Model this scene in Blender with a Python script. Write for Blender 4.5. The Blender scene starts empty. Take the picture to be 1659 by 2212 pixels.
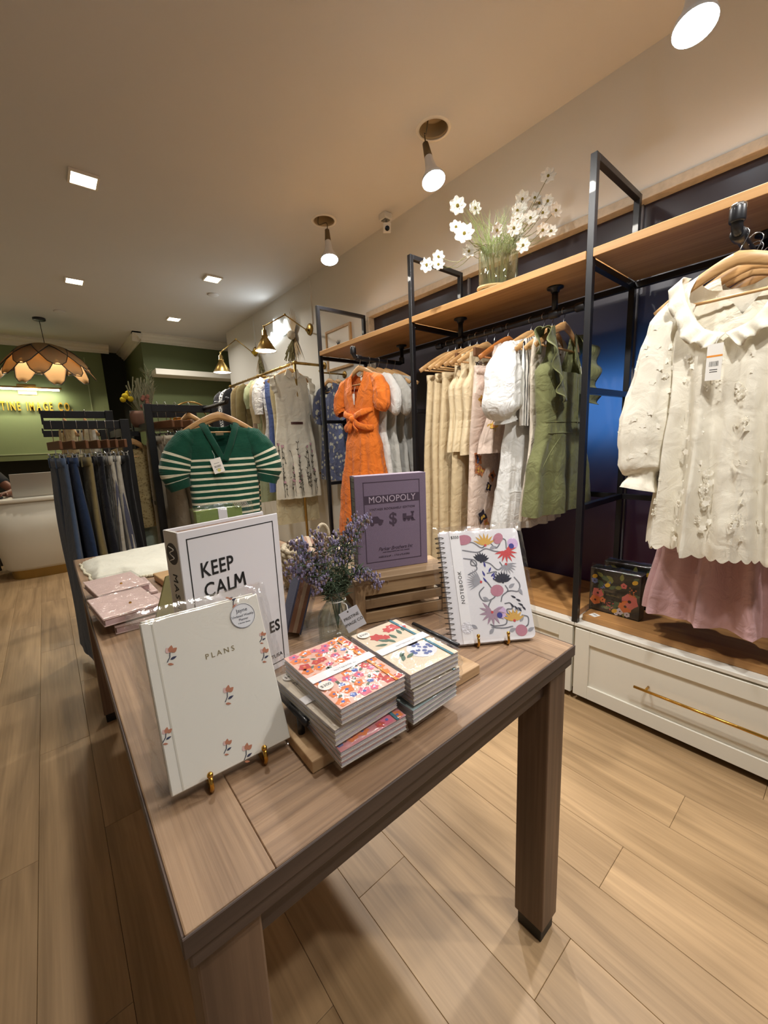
import bpy, math, random
from mathutils import Vector as V, Matrix, noise
S = bpy.context.scene
C = S.collection
R = random.Random(7)
PI = math.pi
sin, cos = math.sin, math.cos

# ---------------------------------------------------------------- camera
cd = bpy.data.cameras.new('camera')
cam = bpy.data.objects.new('camera', cd)
C.objects.link(cam)
S.camera = cam
yaw, pitch, roll = (math.radians(a) for a in (39.65, -9.91, -2.415))
cf = V((sin(yaw)*cos(pitch), cos(yaw)*cos(pitch), sin(pitch)))
cr = V((cos(yaw), -sin(yaw), 0))
cu = cr.cross(cf)
cr2 = cos(roll)*cr + sin(roll)*cu
cu2 = -sin(roll)*cr + cos(roll)*cu
m3 = Matrix((cr2, cu2, -cf)).transposed()
cam.matrix_world = Matrix.Translation((0, 0, 1.2)) @ m3.to_4x4()
cd.sensor_fit = 'VERTICAL'
cd.sensor_height = 24
cd.lens = 24*868.26/2212
cd.clip_start = .01

# ---------------------------------------------------------------- world, exposure, main lights
W = bpy.data.worlds.new('world')
S.world = W
W.use_nodes = True
W.node_tree.nodes['Background'].inputs[0].default_value = (1, .97, .93, 1)
W.node_tree.nodes['Background'].inputs[1].default_value = .16
S.view_settings.view_transform = 'Standard'
S.view_settings.look = 'None'
S.view_settings.gamma = 1
S.view_settings.use_curve_mapping = False
S.view_settings.exposure = 0.27
DOWN = 9      # W of one square downlight
SPOT = 56      # W of one reflector bulb
WARM = (1, .95, .87)

# ---------------------------------------------------------------- helpers
def lin(h):
    h = h.lstrip('#')
    c = [int(h[i:i+2], 16)/255 for i in (0, 2, 4)]
    return tuple(x/12.92 if x <= .04045 else ((x+.055)/1.055)**2.4 for x in c)

class MB:
    """collects geometry for one mesh"""
    def __init__(s):
        s.v = []; s.f = []; s.a = []
    def add(s, vs, fs, a=None):
        o = len(s.v)
        s.v += [tuple(p) for p in vs]
        s.f += [tuple(i+o for i in f) for f in fs]
        s.a += list(a) if a else [0.0]*len(vs)
        return s
    def bx(s, x0, x1, y0, y1, z0, z1, m=None):
        vs = [V((x, y, z)) for x in (x0, x1) for y in (y0, y1) for z in (z0, z1)]
        if m: vs = [m @ p for p in vs]
        return s.add(vs, [(0, 1, 3, 2), (4, 6, 7, 5), (0, 4, 5, 1), (2, 3, 7, 6), (0, 2, 6, 4), (1, 5, 7, 3)])
    def tube(s, path, r, n=8, closed=False, fl=1.0, up=None):
        path = [V(p) for p in path]
        k = len(path)
        rs = r if isinstance(r, (list, tuple)) else [r]*k
        vs = []; prev = None
        for i, p in enumerate(path):
            a = path[i-1] if (i or closed) else p
            b = path[(i+1) % k] if (i < k-1 or closed) else p
            t = (b-a)
            t = t.normalized() if t.length > 1e-9 else V((0, 0, 1))
            if up is not None: u = V(up)
            elif prev is not None: u = prev
            else: u = V((0, 0, 1)) if abs(t.z) < .9 else V((1, 0, 0))
            u = (u - t*u.dot(t))
            u = u.normalized() if u.length > 1e-6 else V((1, 0, 0))
            prev = u
            w = t.cross(u)
            for j in range(n):
                g = 2*PI*(j+.5)/n
                vs.append(p + u*(rs[i]*cos(g)) + w*(rs[i]*fl*sin(g)))
        fs = []
        for i in range(k if closed else k-1):
            i2 = (i+1) % k
            for j in range(n):
                j2 = (j+1) % n
                fs.append((i*n+j, i*n+j2, i2*n+j2, i2*n+j))
        if not closed:
            fs.append(tuple(range(n-1, -1, -1)))
            fs.append(tuple((k-1)*n+j for j in range(n)))
        return s.add(vs, fs)
    def lathe(s, prof, n=24, c=(0, 0, 0), m=None, cap=True, fy=1.0, rib=0, ribn=0):
        vs = []
        for r, z in prof:
            for j in range(n):
                g = 2*PI*j/n
                q = r*(1+rib*cos(ribn*g))
                p = V((q*cos(g), fy*q*sin(g), z))
                vs.append((m @ p if m else p) + V(c))
        fs = []
        for i in range(len(prof)-1):
            for j in range(n):
                j2 = (j+1) % n
                fs.append((i*n+j, i*n+j2, (i+1)*n+j2, (i+1)*n+j))
        if cap:
            fs.append(tuple(range(n-1, -1, -1)))
            fs.append(tuple((len(prof)-1)*n+j for j in range(n)))
        return s.add(vs, fs)
    def ball(s, c, r, n=8, k=5, sc=(1, 1, 1), m=None):
        vs = []
        for i in range(k+1):
            t = PI*i/k
            for j in range(n):
                g = 2*PI*j/n
                p = V((sc[0]*r*sin(t)*cos(g), sc[1]*r*sin(t)*sin(g), sc[2]*r*cos(t)))
                vs.append((m @ p if m else p) + V(c))
        fs = [(i*n+j, (i+1)*n+j, (i+1)*n+(j+1) % n, i*n+(j+1) % n) for i in range(k) for j in range(n)]
        return s.add(vs, fs)
    def prism(s, poly, y0, y1, m=None):
        """poly in the XZ plane, extruded along y"""
        n = len(poly)
        vs = [V((x, y0, z)) for x, z in poly] + [V((x, y1, z)) for x, z in poly]
        if m: vs = [m @ p for p in vs]
        fs = [tuple(range(n)), tuple(range(2*n-1, n-1, -1))]
        fs += [(i, i+n, (i+1) % n+n, (i+1) % n) for i in range(n)]
        return s.add(vs, fs)
    def grid(s, fn, nu, nv, cu=False, att=None):
        """fn(u, v) u,v in 0..1"""
        U = nu if cu else nu+1
        vs = []; at = []
        for j in range(nv+1):
            for i in range(U):
                vs.append(fn(i/nu, j/nv)); at.append(att(i/nu, j/nv) if att else 0.0)
        fs = []
        for j in range(nv):
            for i in range(nu):
                i2 = (i+1) % U if cu else i+1
                fs.append((j*U+i, j*U+i2, (j+1)*U+i2, (j+1)*U+i))
        return s.add(vs, fs, at)
    # flat print in the XZ plane (front is -y)
    def poly(s, pts, y, mp=None):
        vs = [mp(x, z, y) if mp else (x, y, z) for x, z in pts]
        return s.add(vs, [tuple(range(len(vs)))])
    def disc(s, x, z, r, y, n=10, mp=None, sx=1, rot=0):
        return s.poly([(x+r*sx*cos(t)*cos(rot)-r*sin(t)*sin(rot), z+r*sx*cos(t)*sin(rot)+r*sin(t)*cos(rot)) for t in (2*PI*i/n for i in range(n))], y, mp)
    def leaf(s, x, z, a, L, w, y, mp=None, n=4, tip=1):
        pts = []
        for sg in (1, -1):
            rng = range(n+1) if sg > 0 else range(n-1, 0, -1)
            for i in rng:
                t = i/n
                q = w*sin(PI*t**.8)*sg
                pts.append((x+L*t*cos(a)-q*sin(a), z+L*t*sin(a)+q*cos(a)))
        return s.poly(pts, y, mp)
    def flower(s, x, z, r, n, y, mp=None, a0=0, w=.42):
        for i in range(n):
            s.leaf(x, z, a0+2*PI*i/n, r, r*w, y+.00002*i, mp)
        return s
    def stroke(s, pts, w, y, mp=None):
        for (x0, z0), (x1, z1) in zip(pts, pts[1:]):
            dx, dz = x1-x0, z1-z0
            l = math.hypot(dx, dz) or 1
            ox, oz = -dz/l*w/2, dx/l*w/2
            e = w*.25/l
            x0b, z0b, x1b, z1b = x0-dx*e, z0-dz*e, x1+dx*e, z1+dz*e
            s.poly([(x0b+ox, z0b+oz), (x0b-ox, z0b-oz), (x1b-ox, z1b-oz), (x1b+ox, z1b+oz)], y, mp)
        return s

def ob(name, mb, mat, parent=None, loc=None, rot=None, smooth=False, bev=0, sub=0, sol=0, seg=2):
    if isinstance(mb, MB):
        me = bpy.data.meshes.new(name)
        me.from_pydata(mb.v, [], mb.f)
        if any(mb.a):
            at = me.attributes.new('st', 'FLOAT', 'POINT')
            at.data.foreach_set('value', mb.a)
        me.validate()
        if smooth: me.shade_smooth()
        if mat: me.materials.append(mat)
    else:
        me = mb
    o = bpy.data.objects.new(name, me)
    C.objects.link(o)
    if parent: o.parent = parent
    if loc: o.location = loc
    if rot: o.rotation_euler = rot
    if bev:
        md = o.modifiers.new('bevel', 'BEVEL'); md.width = bev; md.segments = seg; md.limit_method = 'ANGLE'; md.angle_limit = .6
    if sol:
        md = o.modifiers.new('solid', 'SOLIDIFY'); md.thickness = sol; md.offset = 0
    if sub:
        md = o.modifiers.new('sub', 'SUBSURF'); md.levels = sub; md.render_levels = sub
    return o

def tag(o, label, cat=None, group=None, kind=None):
    if label: o['label'] = label
    if cat: o['category'] = cat
    if group: o['group'] = group
    if kind: o['kind'] = kind
    return o

def root(name, label, cat, loc=(0, 0, 0), rz=0, group=None, rot=None):
    o = bpy.data.objects.new(name, None)
    o.empty_display_size = .05
    C.objects.link(o)
    o.location = loc
    o.rotation_euler = rot or (0, 0, rz)
    return tag(o, label, cat, group)

def struct(name, mb, mat, label=None, **k):
    o = ob(name, mb, mat, **k)
    o['kind'] = 'structure'
    if label: o['label'] = label
    return o

def boxmb(*a, m=None):
    return MB().bx(*a, m=m)

def text(name, s, size, mat, parent, loc, rot=(PI/2, 0, 0), ext=.0002, align='CENTER', off=0, space=1.0, shear=0, sx=1.0):
    cu = bpy.data.curves.new(name, 'FONT')
    cu.body = s; cu.size = size; cu.extrude = ext; cu.align_x = align; cu.offset = off
    cu.space_character = space; cu.shear = shear; cu.resolution_u = 3
    t = bpy.data.objects.new(name, cu)
    me = bpy.data.meshes.new_from_object(t)
    bpy.data.objects.remove(t); bpy.data.curves.remove(cu)
    me.materials.clear(); me.materials.append(mat)
    o = ob(name, me, None, parent, loc, rot)
    o.scale = (sx, 1, 1)
    return o

def interp(tab, z):
    """tab sorted by descending z: [(z, a, b..)]"""
    if z >= tab[0][0]: return tab[0][1:]
    for p, q in zip(tab, tab[1:]):
        if z >= q[0]:
            t = (p[0]-z)/(p[0]-q[0]); t = t*t*(3-2*t)
            return tuple(a+(b-a)*t for a, b in zip(p[1:], q[1:]))
    return tab[-1][1:]

def spline(pts, k=6):
    """Catmull-Rom through the points"""
    P = [V(p) for p in pts]
    P = [P[0]*2-P[1]] + P + [P[-1]*2-P[-2]]
    out = []
    for i in range(1, len(P)-2):
        for j in range(k):
            t = j/k
            a, b, c, d = P[i-1:i+3]
            out.append(.5*((2*b)+(c-a)*t+(2*a-5*b+4*c-d)*t*t+(3*b-a-3*c+d)*t**3))
    out.append(P[-2])
    return out

# ---------------------------------------------------------------- materials
MC = {}
def nodes(name):
    m = bpy.data.materials.new(name)
    m.use_nodes = True
    nt = m.node_tree
    return m, nt, nt.nodes['Principled BSDF'], nt.nodes.new, nt.links.new

def mat(name, col=None, rough=.5, metal=0, var=0, vs=6, bump=0, bs=150, emit=0, spec=.5, coat=0, sheen=0, sss=0, alpha=1, trans=0, ior=1.45, ecol=None):
    if name in MC: return MC[name]
    m, nt, b, N, L = nodes(name)
    c = lin(col) if isinstance(col, str) else col
    b.inputs['Base Color'].default_value = (*c, 1)
    b.inputs['Roughness'].default_value = rough
    b.inputs['Metallic'].default_value = metal
    b.inputs['Specular IOR Level'].default_value = spec
    b.inputs['Coat Weight'].default_value = coat
    b.inputs['Sheen Weight'].default_value = sheen
    b.inputs['IOR'].default_value = ior
    b.inputs['Transmission Weight'].default_value = trans
    if sss:
        b.inputs['Subsurface Weight'].default_value = sss
        b.inputs['Subsurface Radius'].default_value = (.01, .006, .004)
    if emit:
        b.inputs['Emission Color'].default_value = (*(ecol or c), 1)
        b.inputs['Emission Strength'].default_value = emit
    tc = N('ShaderNodeTexCoord')
    if var:
        n = N('ShaderNodeTexNoise'); n.inputs['Scale'].default_value = vs; n.inputs['Detail'].default_value = 5
        L(tc.outputs['Object'], n.inputs['Vector'])
        mx = N('ShaderNodeMix'); mx.data_type = 'RGBA'
        mx.inputs[6].default_value = (*[x*(1-var) for x in c], 1)
        mx.inputs[7].default_value = (*[min(1, x*(1+var)) for x in c], 1)
        L(n.outputs['Fac'], mx.inputs[0]); L(mx.outputs[2], b.inputs['Base Color'])
    if bump:
        n = N('ShaderNodeTexNoise'); n.inputs['Scale'].default_value = bs; n.inputs['Detail'].default_value = 4
        L(tc.outputs['Object'], n.inputs['Vector'])
        bp = N('ShaderNodeBump'); bp.inputs['Strength'].default_value = bump; bp.inputs['Distance'].default_value = .01
        L(n.outputs['Fac'], bp.inputs['Height']); L(bp.outputs[0], b.inputs['Normal'])
    MC[name] = m
    return m

def wood(name, dark='#000000', light='#ffffff', axis='y', sc=1.0, rough=.5, bump=.25, knots=0.5, rnd=1.0, streak=.5):
    if name in MC: return MC[name]
    m, nt, b, N, L = nodes(name)
    tc = N('ShaderNodeTexCoord'); oi = N('ShaderNodeObjectInfo')
    ml = N('ShaderNodeVectorMath'); ml.operation = 'SCALE'; ml.inputs[0].default_value = (13, 7, 5)
    L(oi.outputs['Random'], ml.inputs['Scale'])
    ad = N('ShaderNodeVectorMath'); ad.operation = 'ADD'
    L(tc.outputs['Object'], ad.inputs[0]); L(ml.outputs[0], ad.inputs[1])
    st = {'x': (.9, 14, 14), 'y': (14, .9, 14), 'z': (14, 14, .9)}[axis]
    mp = N('ShaderNodeMapping'); mp.inputs['Scale'].default_value = [q*sc for q in st]
    L(ad.outputs[0], mp.inputs['Vector'])
    n1 = N('ShaderNodeTexNoise'); n1.inputs['Scale'].default_value = 1; n1.inputs['Detail'].default_value = 6; n1.inputs['Distortion'].default_value = 1.2
    L(mp.outputs[0], n1.inputs['Vector'])
    mp2 = N('ShaderNodeMapping'); mp2.inputs['Scale'].default_value = [q*sc*9 if q > 1 else q*sc*3 for q in st]
    L(ad.outputs[0], mp2.inputs['Vector'])
    n2 = N('ShaderNodeTexNoise'); n2.inputs['Scale'].default_value = 1; n2.inputs['Detail'].default_value = 3
    L(mp2.outputs[0], n2.inputs['Vector'])
    mx = N('ShaderNodeMix'); mx.data_type = 'FLOAT'; mx.inputs[0].default_value = streak*.6
    L(n1.outputs['Fac'], mx.inputs[2]); L(n2.outputs['Fac'], mx.inputs[3])
    cr = N('ShaderNodeValToRGB')
    d, l = lin(dark), lin(light)
    cr.color_ramp.elements[0].position = .32; cr.color_ramp.elements[0].color = (*d, 1)
    cr.color_ramp.elements[1].position = .66; cr.color_ramp.elements[1].color = (*l, 1)
    L(mx.outputs[0], cr.inputs[0])
    hs = N('ShaderNodeHueSaturation')
    mr = N('ShaderNodeMapRange'); mr.inputs[3].default_value = 1-.14*rnd; mr.inputs[4].default_value = 1+.14*rnd
    L(oi.outputs['Random'], mr.inputs[0]); L(mr.outputs[0], hs.inputs['Value']); L(cr.outputs[0], hs.inputs['Color'])
    L(hs.outputs[0], b.inputs['Base Color'])
    b.inputs['Roughness'].default_value = rough
    bp = N('ShaderNodeBump'); bp.inputs['Strength'].default_value = bump; bp.inputs['Distance'].default_value = .002
    L(mx.outputs[0], bp.inputs['Height']); L(bp.outputs[0], b.inputs['Normal'])
    MC[name] = m
    return m

def cloth(name, col=None, col2=None, kind=None, sc=1.0, rough=.85, bump=.35, thr=.5, weave=900, crease=.5, a=0, w=.02, z0=0, col3=None, thin=0):
    """woven cloth; kind: None, 'stripe' (attribute st), 'vstripe' (object x), 'spots' (voronoi), 'knit'"""
    if name in MC: return MC[name]
    m, nt, b, N, L = nodes(name)
    c = lin(col)
    b.inputs['Base Color'].default_value = (*c, 1)
    b.inputs['Roughness'].default_value = rough
    b.inputs['Sheen Weight'].default_value = .15
    b.inputs['Specular IOR Level'].default_value = .25
    tc = N('ShaderNodeTexCoord')
    def math_(op, x, y=None):
        q = N('ShaderNodeMath'); q.operation = op
        for i, k in enumerate((x, y)):
            if k is None: continue
            if isinstance(k, (int, float)): q.inputs[i].default_value = k
            else: L(k, q.inputs[i])
        return q.outputs[0]
    fac = None
    if kind in ('stripe', 'knit'):
        at = N('ShaderNodeAttribute'); at.attribute_name = 'st'
        f = math_('FRACT', math_('DIVIDE', at.outputs['Fac'], w*2))
        fac = math_('GREATER_THAN', f, 1-thr)
        fac = math_('MULTIPLY', fac, math_('GREATER_THAN', at.outputs['Fac'], z0))
    elif kind == 'vstripe':
        sx = N('ShaderNodeSeparateXYZ'); L(tc.outputs['Object'], sx.inputs[0])
        nn = N('ShaderNodeTexNoise'); nn.inputs['Scale'].default_value = 5; L(tc.outputs['Object'], nn.inputs['Vector'])
        v = math_('ADD', sx.outputs['X'], math_('MULTIPLY', nn.outputs['Fac'], .01))
        f = math_('FRACT', math_('DIVIDE', math_('ADD', v, 5), w*2))
        fac = math_('GREATER_THAN', f, 1-thr)
    elif kind == 'spots':
        vo = N('ShaderNodeTexVoronoi'); vo.inputs['Scale'].default_value = 14*sc
        nn = N('ShaderNodeTexNoise'); nn.inputs['Scale'].default_value = 40*sc; L(tc.outputs['Object'], nn.inputs['Vector'])
        va = N('ShaderNodeVectorMath'); va.operation = 'MULTIPLY_ADD'; va.inputs[1].default_value = (.035/sc, .035/sc, .035/sc)
        L(nn.outputs['Color'], va.inputs[0]); L(tc.outputs['Object'], va.inputs[2])
        L(va.outputs[0], vo.inputs['Vector'])
        fac = math_('LESS_THAN', vo.outputs['Distance'], thr)
    if fac is not None:
        mx = N('ShaderNodeMix'); mx.data_type = 'RGBA'
        mx.inputs[6].default_value = (*c, 1); mx.inputs[7].default_value = (*lin(col2), 1)
        L(fac, mx.inputs[0]); L(mx.outputs[2], b.inputs['Base Color'])
    n1 = N('ShaderNodeTexNoise'); n1.inputs['Scale'].default_value = weave; L(tc.outputs['Object'], n1.inputs['Vector'])
    n2 = N('ShaderNodeTexNoise'); n2.inputs['Scale'].default_value = 16; n2.inputs['Detail'].default_value = 6; n2.inputs['Distortion'].default_value = .8
    L(tc.outputs['Object'], n2.inputs['Vector'])
    b1 = N('ShaderNodeBump'); b1.inputs['Strength'].default_value = bump; b1.inputs['Distance'].default_value = .0015
    b2 = N('ShaderNodeBump'); b2.inputs['Strength'].default_value = crease; b2.inputs['Distance'].default_value = .03
    L(n1.outputs['Fac'], b1.inputs['Height']); L(n2.outputs['Fac'], b2.inputs['Height'])
    if kind == 'knit':
        at2 = N('ShaderNodeAttribute'); at2.attribute_name = 'st'
        wv = math_('SINE', math_('MULTIPLY', at2.outputs['Fac'], 900))
        b3 = N('ShaderNodeBump'); b3.inputs['Strength'].default_value = .4; b3.inputs['Distance'].default_value = .002
        L(wv, b3.inputs['Height']); L(b2.outputs[0], b3.inputs['Normal']); L(b3.outputs[0], b1.inputs['Normal'])
    else:
        L(b2.outputs[0], b1.inputs['Normal'])
    L(b1.outputs[0], b.inputs['Normal'])
    if thin:
        tr = N('ShaderNodeBsdfTranslucent'); tr.inputs[0].default_value = (*c, 1)
        ms = N('ShaderNodeMixShader'); ms.inputs[0].default_value = thin
        L(b.outputs[0], ms.inputs[1]); L(tr.outputs[0], ms.inputs[2])
        L(ms.outputs[0], nt.nodes['Material Output'].inputs[0])
    MC[name] = m
    return m

def film(name, fac=.08, rough=.06, tint=(1, 1, 1), bump=.6, bs=14):
    """clear packing film: mostly see-through, with glints"""
    if name in MC: return MC[name]
    m, nt, b, N, L = nodes(name)
    nt.nodes.remove(b)
    t = N('ShaderNodeBsdfTransparent'); t.inputs[0].default_value = (*tint, 1)
    g = N('ShaderNodeBsdfGlossy'); g.inputs['Roughness'].default_value = rough
    lw = N('ShaderNodeLayerWeight'); lw.inputs[0].default_value = .25
    tc = N('ShaderNodeTexCoord')
    n = N('ShaderNodeTexNoise'); n.inputs['Scale'].default_value = bs; n.inputs['Detail'].default_value = 5; n.inputs['Distortion'].default_value = 1.5
    L(tc.outputs['Object'], n.inputs['Vector'])
    bp = N('ShaderNodeBump'); bp.inputs['Strength'].default_value = bump; bp.inputs['Distance'].default_value = .01
    L(n.outputs['Fac'], bp.inputs['Height']); L(bp.outputs[0], g.inputs['Normal'])
    q = N('ShaderNodeMath'); q.operation = 'MULTIPLY_ADD'; q.inputs[1].default_value = .2; q.inputs[2].default_value = fac
    L(lw.outputs['Facing'], q.inputs[0])
    ms = N('ShaderNodeMixShader')
    L(q.outputs[0], ms.inputs[0]); L(t.outputs[0], ms.inputs[1]); L(g.outputs[0], ms.inputs[2])
    L(ms.outputs[0], nt.nodes['Material Output'].inputs[0])
    MC[name] = m
    return m

def glassy(name, tint=(1, 1, 1), fac=.1):
    return film(name, fac=fac, rough=.03, tint=tint, bump=.05)

black = mat('black_metal', '#16161a', .38, .0, spec=.6, coat=.15)
brass = mat('brass', '#a5884f', .34, 1, bump=.03, bs=60)
gold = mat('gold_wire', '#d0a04a', .22, 1)
steel = mat('steel', '#c8c8c8', .2, 1)
white = mat('white_paint', '#e9e5da', .45)
paper = mat('paper', '#ece9e2', .7)
hang_w = wood('hanger_wood', '#a97a48', '#d9b07a', 'x', 1.2, .4, .1)
film_m = film('clear_film')
film_f = film('clear_film_flat', fac=.03)
shelf_w = wood('shelf_wood', '#ad7c48', '#d6a66c', 'y', .8, .5, .2, streak=.6)

# ================================================================ SETTING
plaster = mat('ceiling_paint', '#d0cecb', .75, var=.03, vs=2, bump=.04, bs=60)
wallp = mat('wall_paint', '#d6d3cb', .7, var=.02, vs=2, bump=.05, bs=80)
green = mat('green_paint', '#6c7850', .6, var=.03, vs=3, bump=.04, bs=80)
green2 = mat('sage_paint', '#59633f', .65, var=.03, vs=3, bump=.04, bs=80)
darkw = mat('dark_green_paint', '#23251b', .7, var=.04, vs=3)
crownm = mat('crown_paint', '#d6d2c4', .55)
ZC = 2.79
XW = 2.2
# floor of separate planks
sub = struct('floor', boxmb(-2.45, 2.5, -2.6, 8.1, -.05, -.012), mat('subfloor', '#2b2119', .9), 'light oak plank floor of the shop')
plank_m = wood('floor_oak', '#8c7150', '#ba9a72', 'y', 1.0, .42, .12, rnd=.55, streak=.45)
PW, PL, PX0 = .1655, 1.12, -.0185
pm = None
def plank_mesh(L):
    return MB().bx(.0004, PW-.0004, .0004, L-.0004, -.012, 0)
known = {4: .338, 5: .86, 6: .34, 7: .95, 8: .27, 9: .8, -1: 2.04, -2: 1.48, 0: 1.47, -3: .95, 1: .62, 2: 1.1, 3: .75, 10: .1}
for k in range(-15, 14):
    x = PX0 + k*PW
    if x < -2.45 or x > 2.2: continue
    j = known.get(k, R.uniform(0, PL))
    y = j - math.ceil((j+2.6)/PL)*PL
    while y < 7.9:
        if y+PL > 8.0:
            ob('plank', plank_mesh(8.0-y), plank_m, sub, (x, y, 0), bev=.0008, seg=1)
        else:
            if pm is None:
                o = ob('plank', plank_mesh(PL), plank_m, sub, (x, y, 0), bev=.0008, seg=1); pm = o.data
            else:
                ob('plank', pm, None, sub, (x, y, 0), bev=.0008, seg=1)
        y += PL
# ceiling with three can holes
HOLES = [(1.795, -.60), (1.795, .50), (1.795, 1.631), (1.795, 2.706)]
HOLES2 = [(.75, -.10), (.75, 1.0)]
HR = .076
cm = MB()
cols = [(1.665, 1.925, HOLES), (.62, .88, HOLES2)]
cm.bx(-2.45, .62, -2.6, 8.1, ZC, ZC+.05); cm.bx(.88, 1.665, -2.6, 8.1, ZC, ZC+.05); cm.bx(1.925, 2.6, -2.6, 8.1, ZC, ZC+.05)
for HX0, HX1, hs in cols:
    ys = [-2.6]
    for hx, hy in hs:
        ys += [hy-.13, hy+.13]
    ys.append(8.1)
    for a, b in zip(ys[::2], ys[1::2]):
        cm.bx(HX0, HX1, a, b, ZC, ZC+.05)
    for hx, hy in hs:
        n = 32; vs = []; fs = []
        for i in range(n):
            g = 2*PI*i/n
            c, s_ = cos(g), sin(g)
            vs.append((hx+HR*c, hy+HR*s_, ZC))
            tt = .13/max(abs(c), abs(s_))
            vs.append((hx+c*tt, hy+s_*tt, ZC))
        for i in range(n):
            i2 = (i+1) % n
            fs.append((2*i, 2*i2, 2*i2+1, 2*i+1))
        cm.add(vs, fs)
struct('ceiling', cm, plaster, 'beige painted ceiling')

# right wall with the window opening
WY0, WY1, WZ0, WZ1 = -1.55, 2.765, .36, 2.235
wm = MB()
wm.bx(XW, XW+.12, WY1, 5.95, 0, ZC); wm.bx(XW, XW+.12, -2.6, WY1, WZ1, ZC)
wm.bx(XW, XW+.12, -2.6, WY1, 0, WZ0); wm.bx(XW, XW+.12, -2.6, WY0, WZ0, WZ1)
wm.bx(XW+.12, 2.57, 5.83, 5.95, 0, ZC); wm.bx(2.45, 2.57, 5.95, 6.6, 0, ZC)
struct('wall_right', wm, wallp, 'off-white painted wall along the clothes racks')
struct('wall_left', boxmb(-2.57, -2.45, -2.6, 8.1, 0, ZC), wallp, 'off-white painted wall on the far left')
# back: bay, niche, recess, alcove
struct('wall_back', boxmb(-2.45, .877, 7.55, 8.0, 1.15, ZC), green, 'green painted wall behind the till with gold letters')
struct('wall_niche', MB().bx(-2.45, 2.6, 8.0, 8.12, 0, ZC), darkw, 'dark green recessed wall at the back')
struct('wall_alcove', boxmb(1.24, 2.45, 6.55, 8.0, 0, ZC), green2, 'sage green wall block behind the brass rack')
tm = MB(); tm.bx(-2.45, .877, 7.535, 7.55, 1.228, 1.243); tm.bx(.655, .668, 7.54, 7.55, 1.243, 2.6)
struct('trim_1', tm, mat('trim_green', '#8d9770', .5), 'raised green moulding line on the till wall')
def crown(name, a, b, nx, ny, label):
    """crown moulding from a to b, projecting along (nx, ny)"""
    pr = [(0, 0), (.10, 0), (.10, -.018), (.085, -.022), (.07, -.045), (.04, -.06), (.03, -.085), (.012, -.09), (.012, -.11), (0, -.11)]
    mb = MB(); n = len(pr); vs = []
    for p in (a, b):
        vs += [(p[0]+nx*q, p[1]+ny*q, ZC+z) for q, z in pr]
    fs = [(i, (i+1) % n, n+(i+1) % n, n+i) for i in range(n)] + [tuple(range(n)), tuple(range(2*n-1, n-1, -1))]
    struct(name, mb.add(vs, fs), crownm, label)
crown('trim_2', (-2.45, 7.55), (.98, 7.55), 0, -1, 'white crown moulding above the till wall')
crown('trim_3', (1.14, 6.55), (2.45, 6.55), 0, -1, 'white crown moulding above the sage wall block')
crown('trim_4', (1.24, 6.45), (1.24, 8.0), -1, 0, 'white crown moulding on the side of the sage wall block')
tag(ob('wall_shelf', boxmb(1.32, 2.44, 6.27, 6.55, 2.225, 2.30), white, bev=.004), 'long white floating shelf on the sage green wall', 'shelf')

# window behind the racks: dark frosted panes lit from a room beyond
win = struct('window_1', MB().bx(XW+.035, XW+.06, WY0, WY1, WZ0, WZ0+.02), mat('sill_dark', '#1c1a1e', .5), 'wide dark frosted shop window behind the clothes racks')
def pane_mat():
    m, nt, b, N, L = nodes('frosted_dark_glass')
    b.inputs['Base Color'].default_value = (.030, .022, .026, 1)
    b.inputs['Roughness'].default_value = .33
    b.inputs['Specular IOR Level'].default_value = .75
    t = N('ShaderNodeBsdfTranslucent'); t.inputs[0].default_value = (.75, .8, .9, 1)
    ms = N('ShaderNodeMixShader'); ms.inputs[0].default_value = .28
    L(b.outputs[0], ms.inputs[1]); L(t.outputs[0], ms.inputs[2]); L(ms.outputs[0], nt.nodes['Material Output'].inputs[0])
    return m
pmat = pane_mat()
PB = [WY1-.03, 1.753, .774, -.21, WY0]
for a, b in zip(PB, PB[1:]):
    ob('pane', boxmb(XW+.045, XW+.053, b+.002, a-.002, WZ0+.02, WZ1-.03), pmat, win)
for y in PB[1:-1]:
    ob('mullion', boxmb(XW+.03, XW+.06, y-.006, y+.006, WZ0+.02, WZ1-.03), mat('seam_grey', '#5d5c60', .5), win)
old = mat('old_white_paint', '#b9ae9c', .8, var=.25, vs=35, bump=.5, bs=40)
ob('window_frame', boxmb(XW-.012, XW+.06, WY0, WY1, WZ1-.03, WZ1+.012), old, win, bev=.004)
ob('window_frame', boxmb(XW-.012, XW+.06, WY1-.032, WY1+.012, WZ0, WZ1-.03), old, win, bev=.004)
# the room beyond
dm = mat('maroon_paint', '#24090d', .9)
bw = MB(); bw.bx(3.3, 3.36, -2.2, 3.4, 0, 2.8); bw.bx(XW+.12, 3.3, -2.26, -2.2, 0, 2.8); bw.bx(XW+.12, 3.3, 3.4, 3.46, 0, 2.8)
bw.bx(XW+.12, 3.3, -2.2, 3.4, -.05, 0); bw.bx(XW+.12, 3.3, -2.2, 3.4, 2.75, 2.8)
struct('wall_outside', bw, dm, 'maroon walls of the room beyond the frosted window')
tag(ob('light_panel', boxmb(2.335, 2.35, -.55, 1.10, 1.16, 1.50), mat('blue_glow', (.12, .34, .8), .5, emit=7, ecol=(.13, .42, .95))), 'blue glowing light panel behind the frosted window', 'light')

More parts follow.
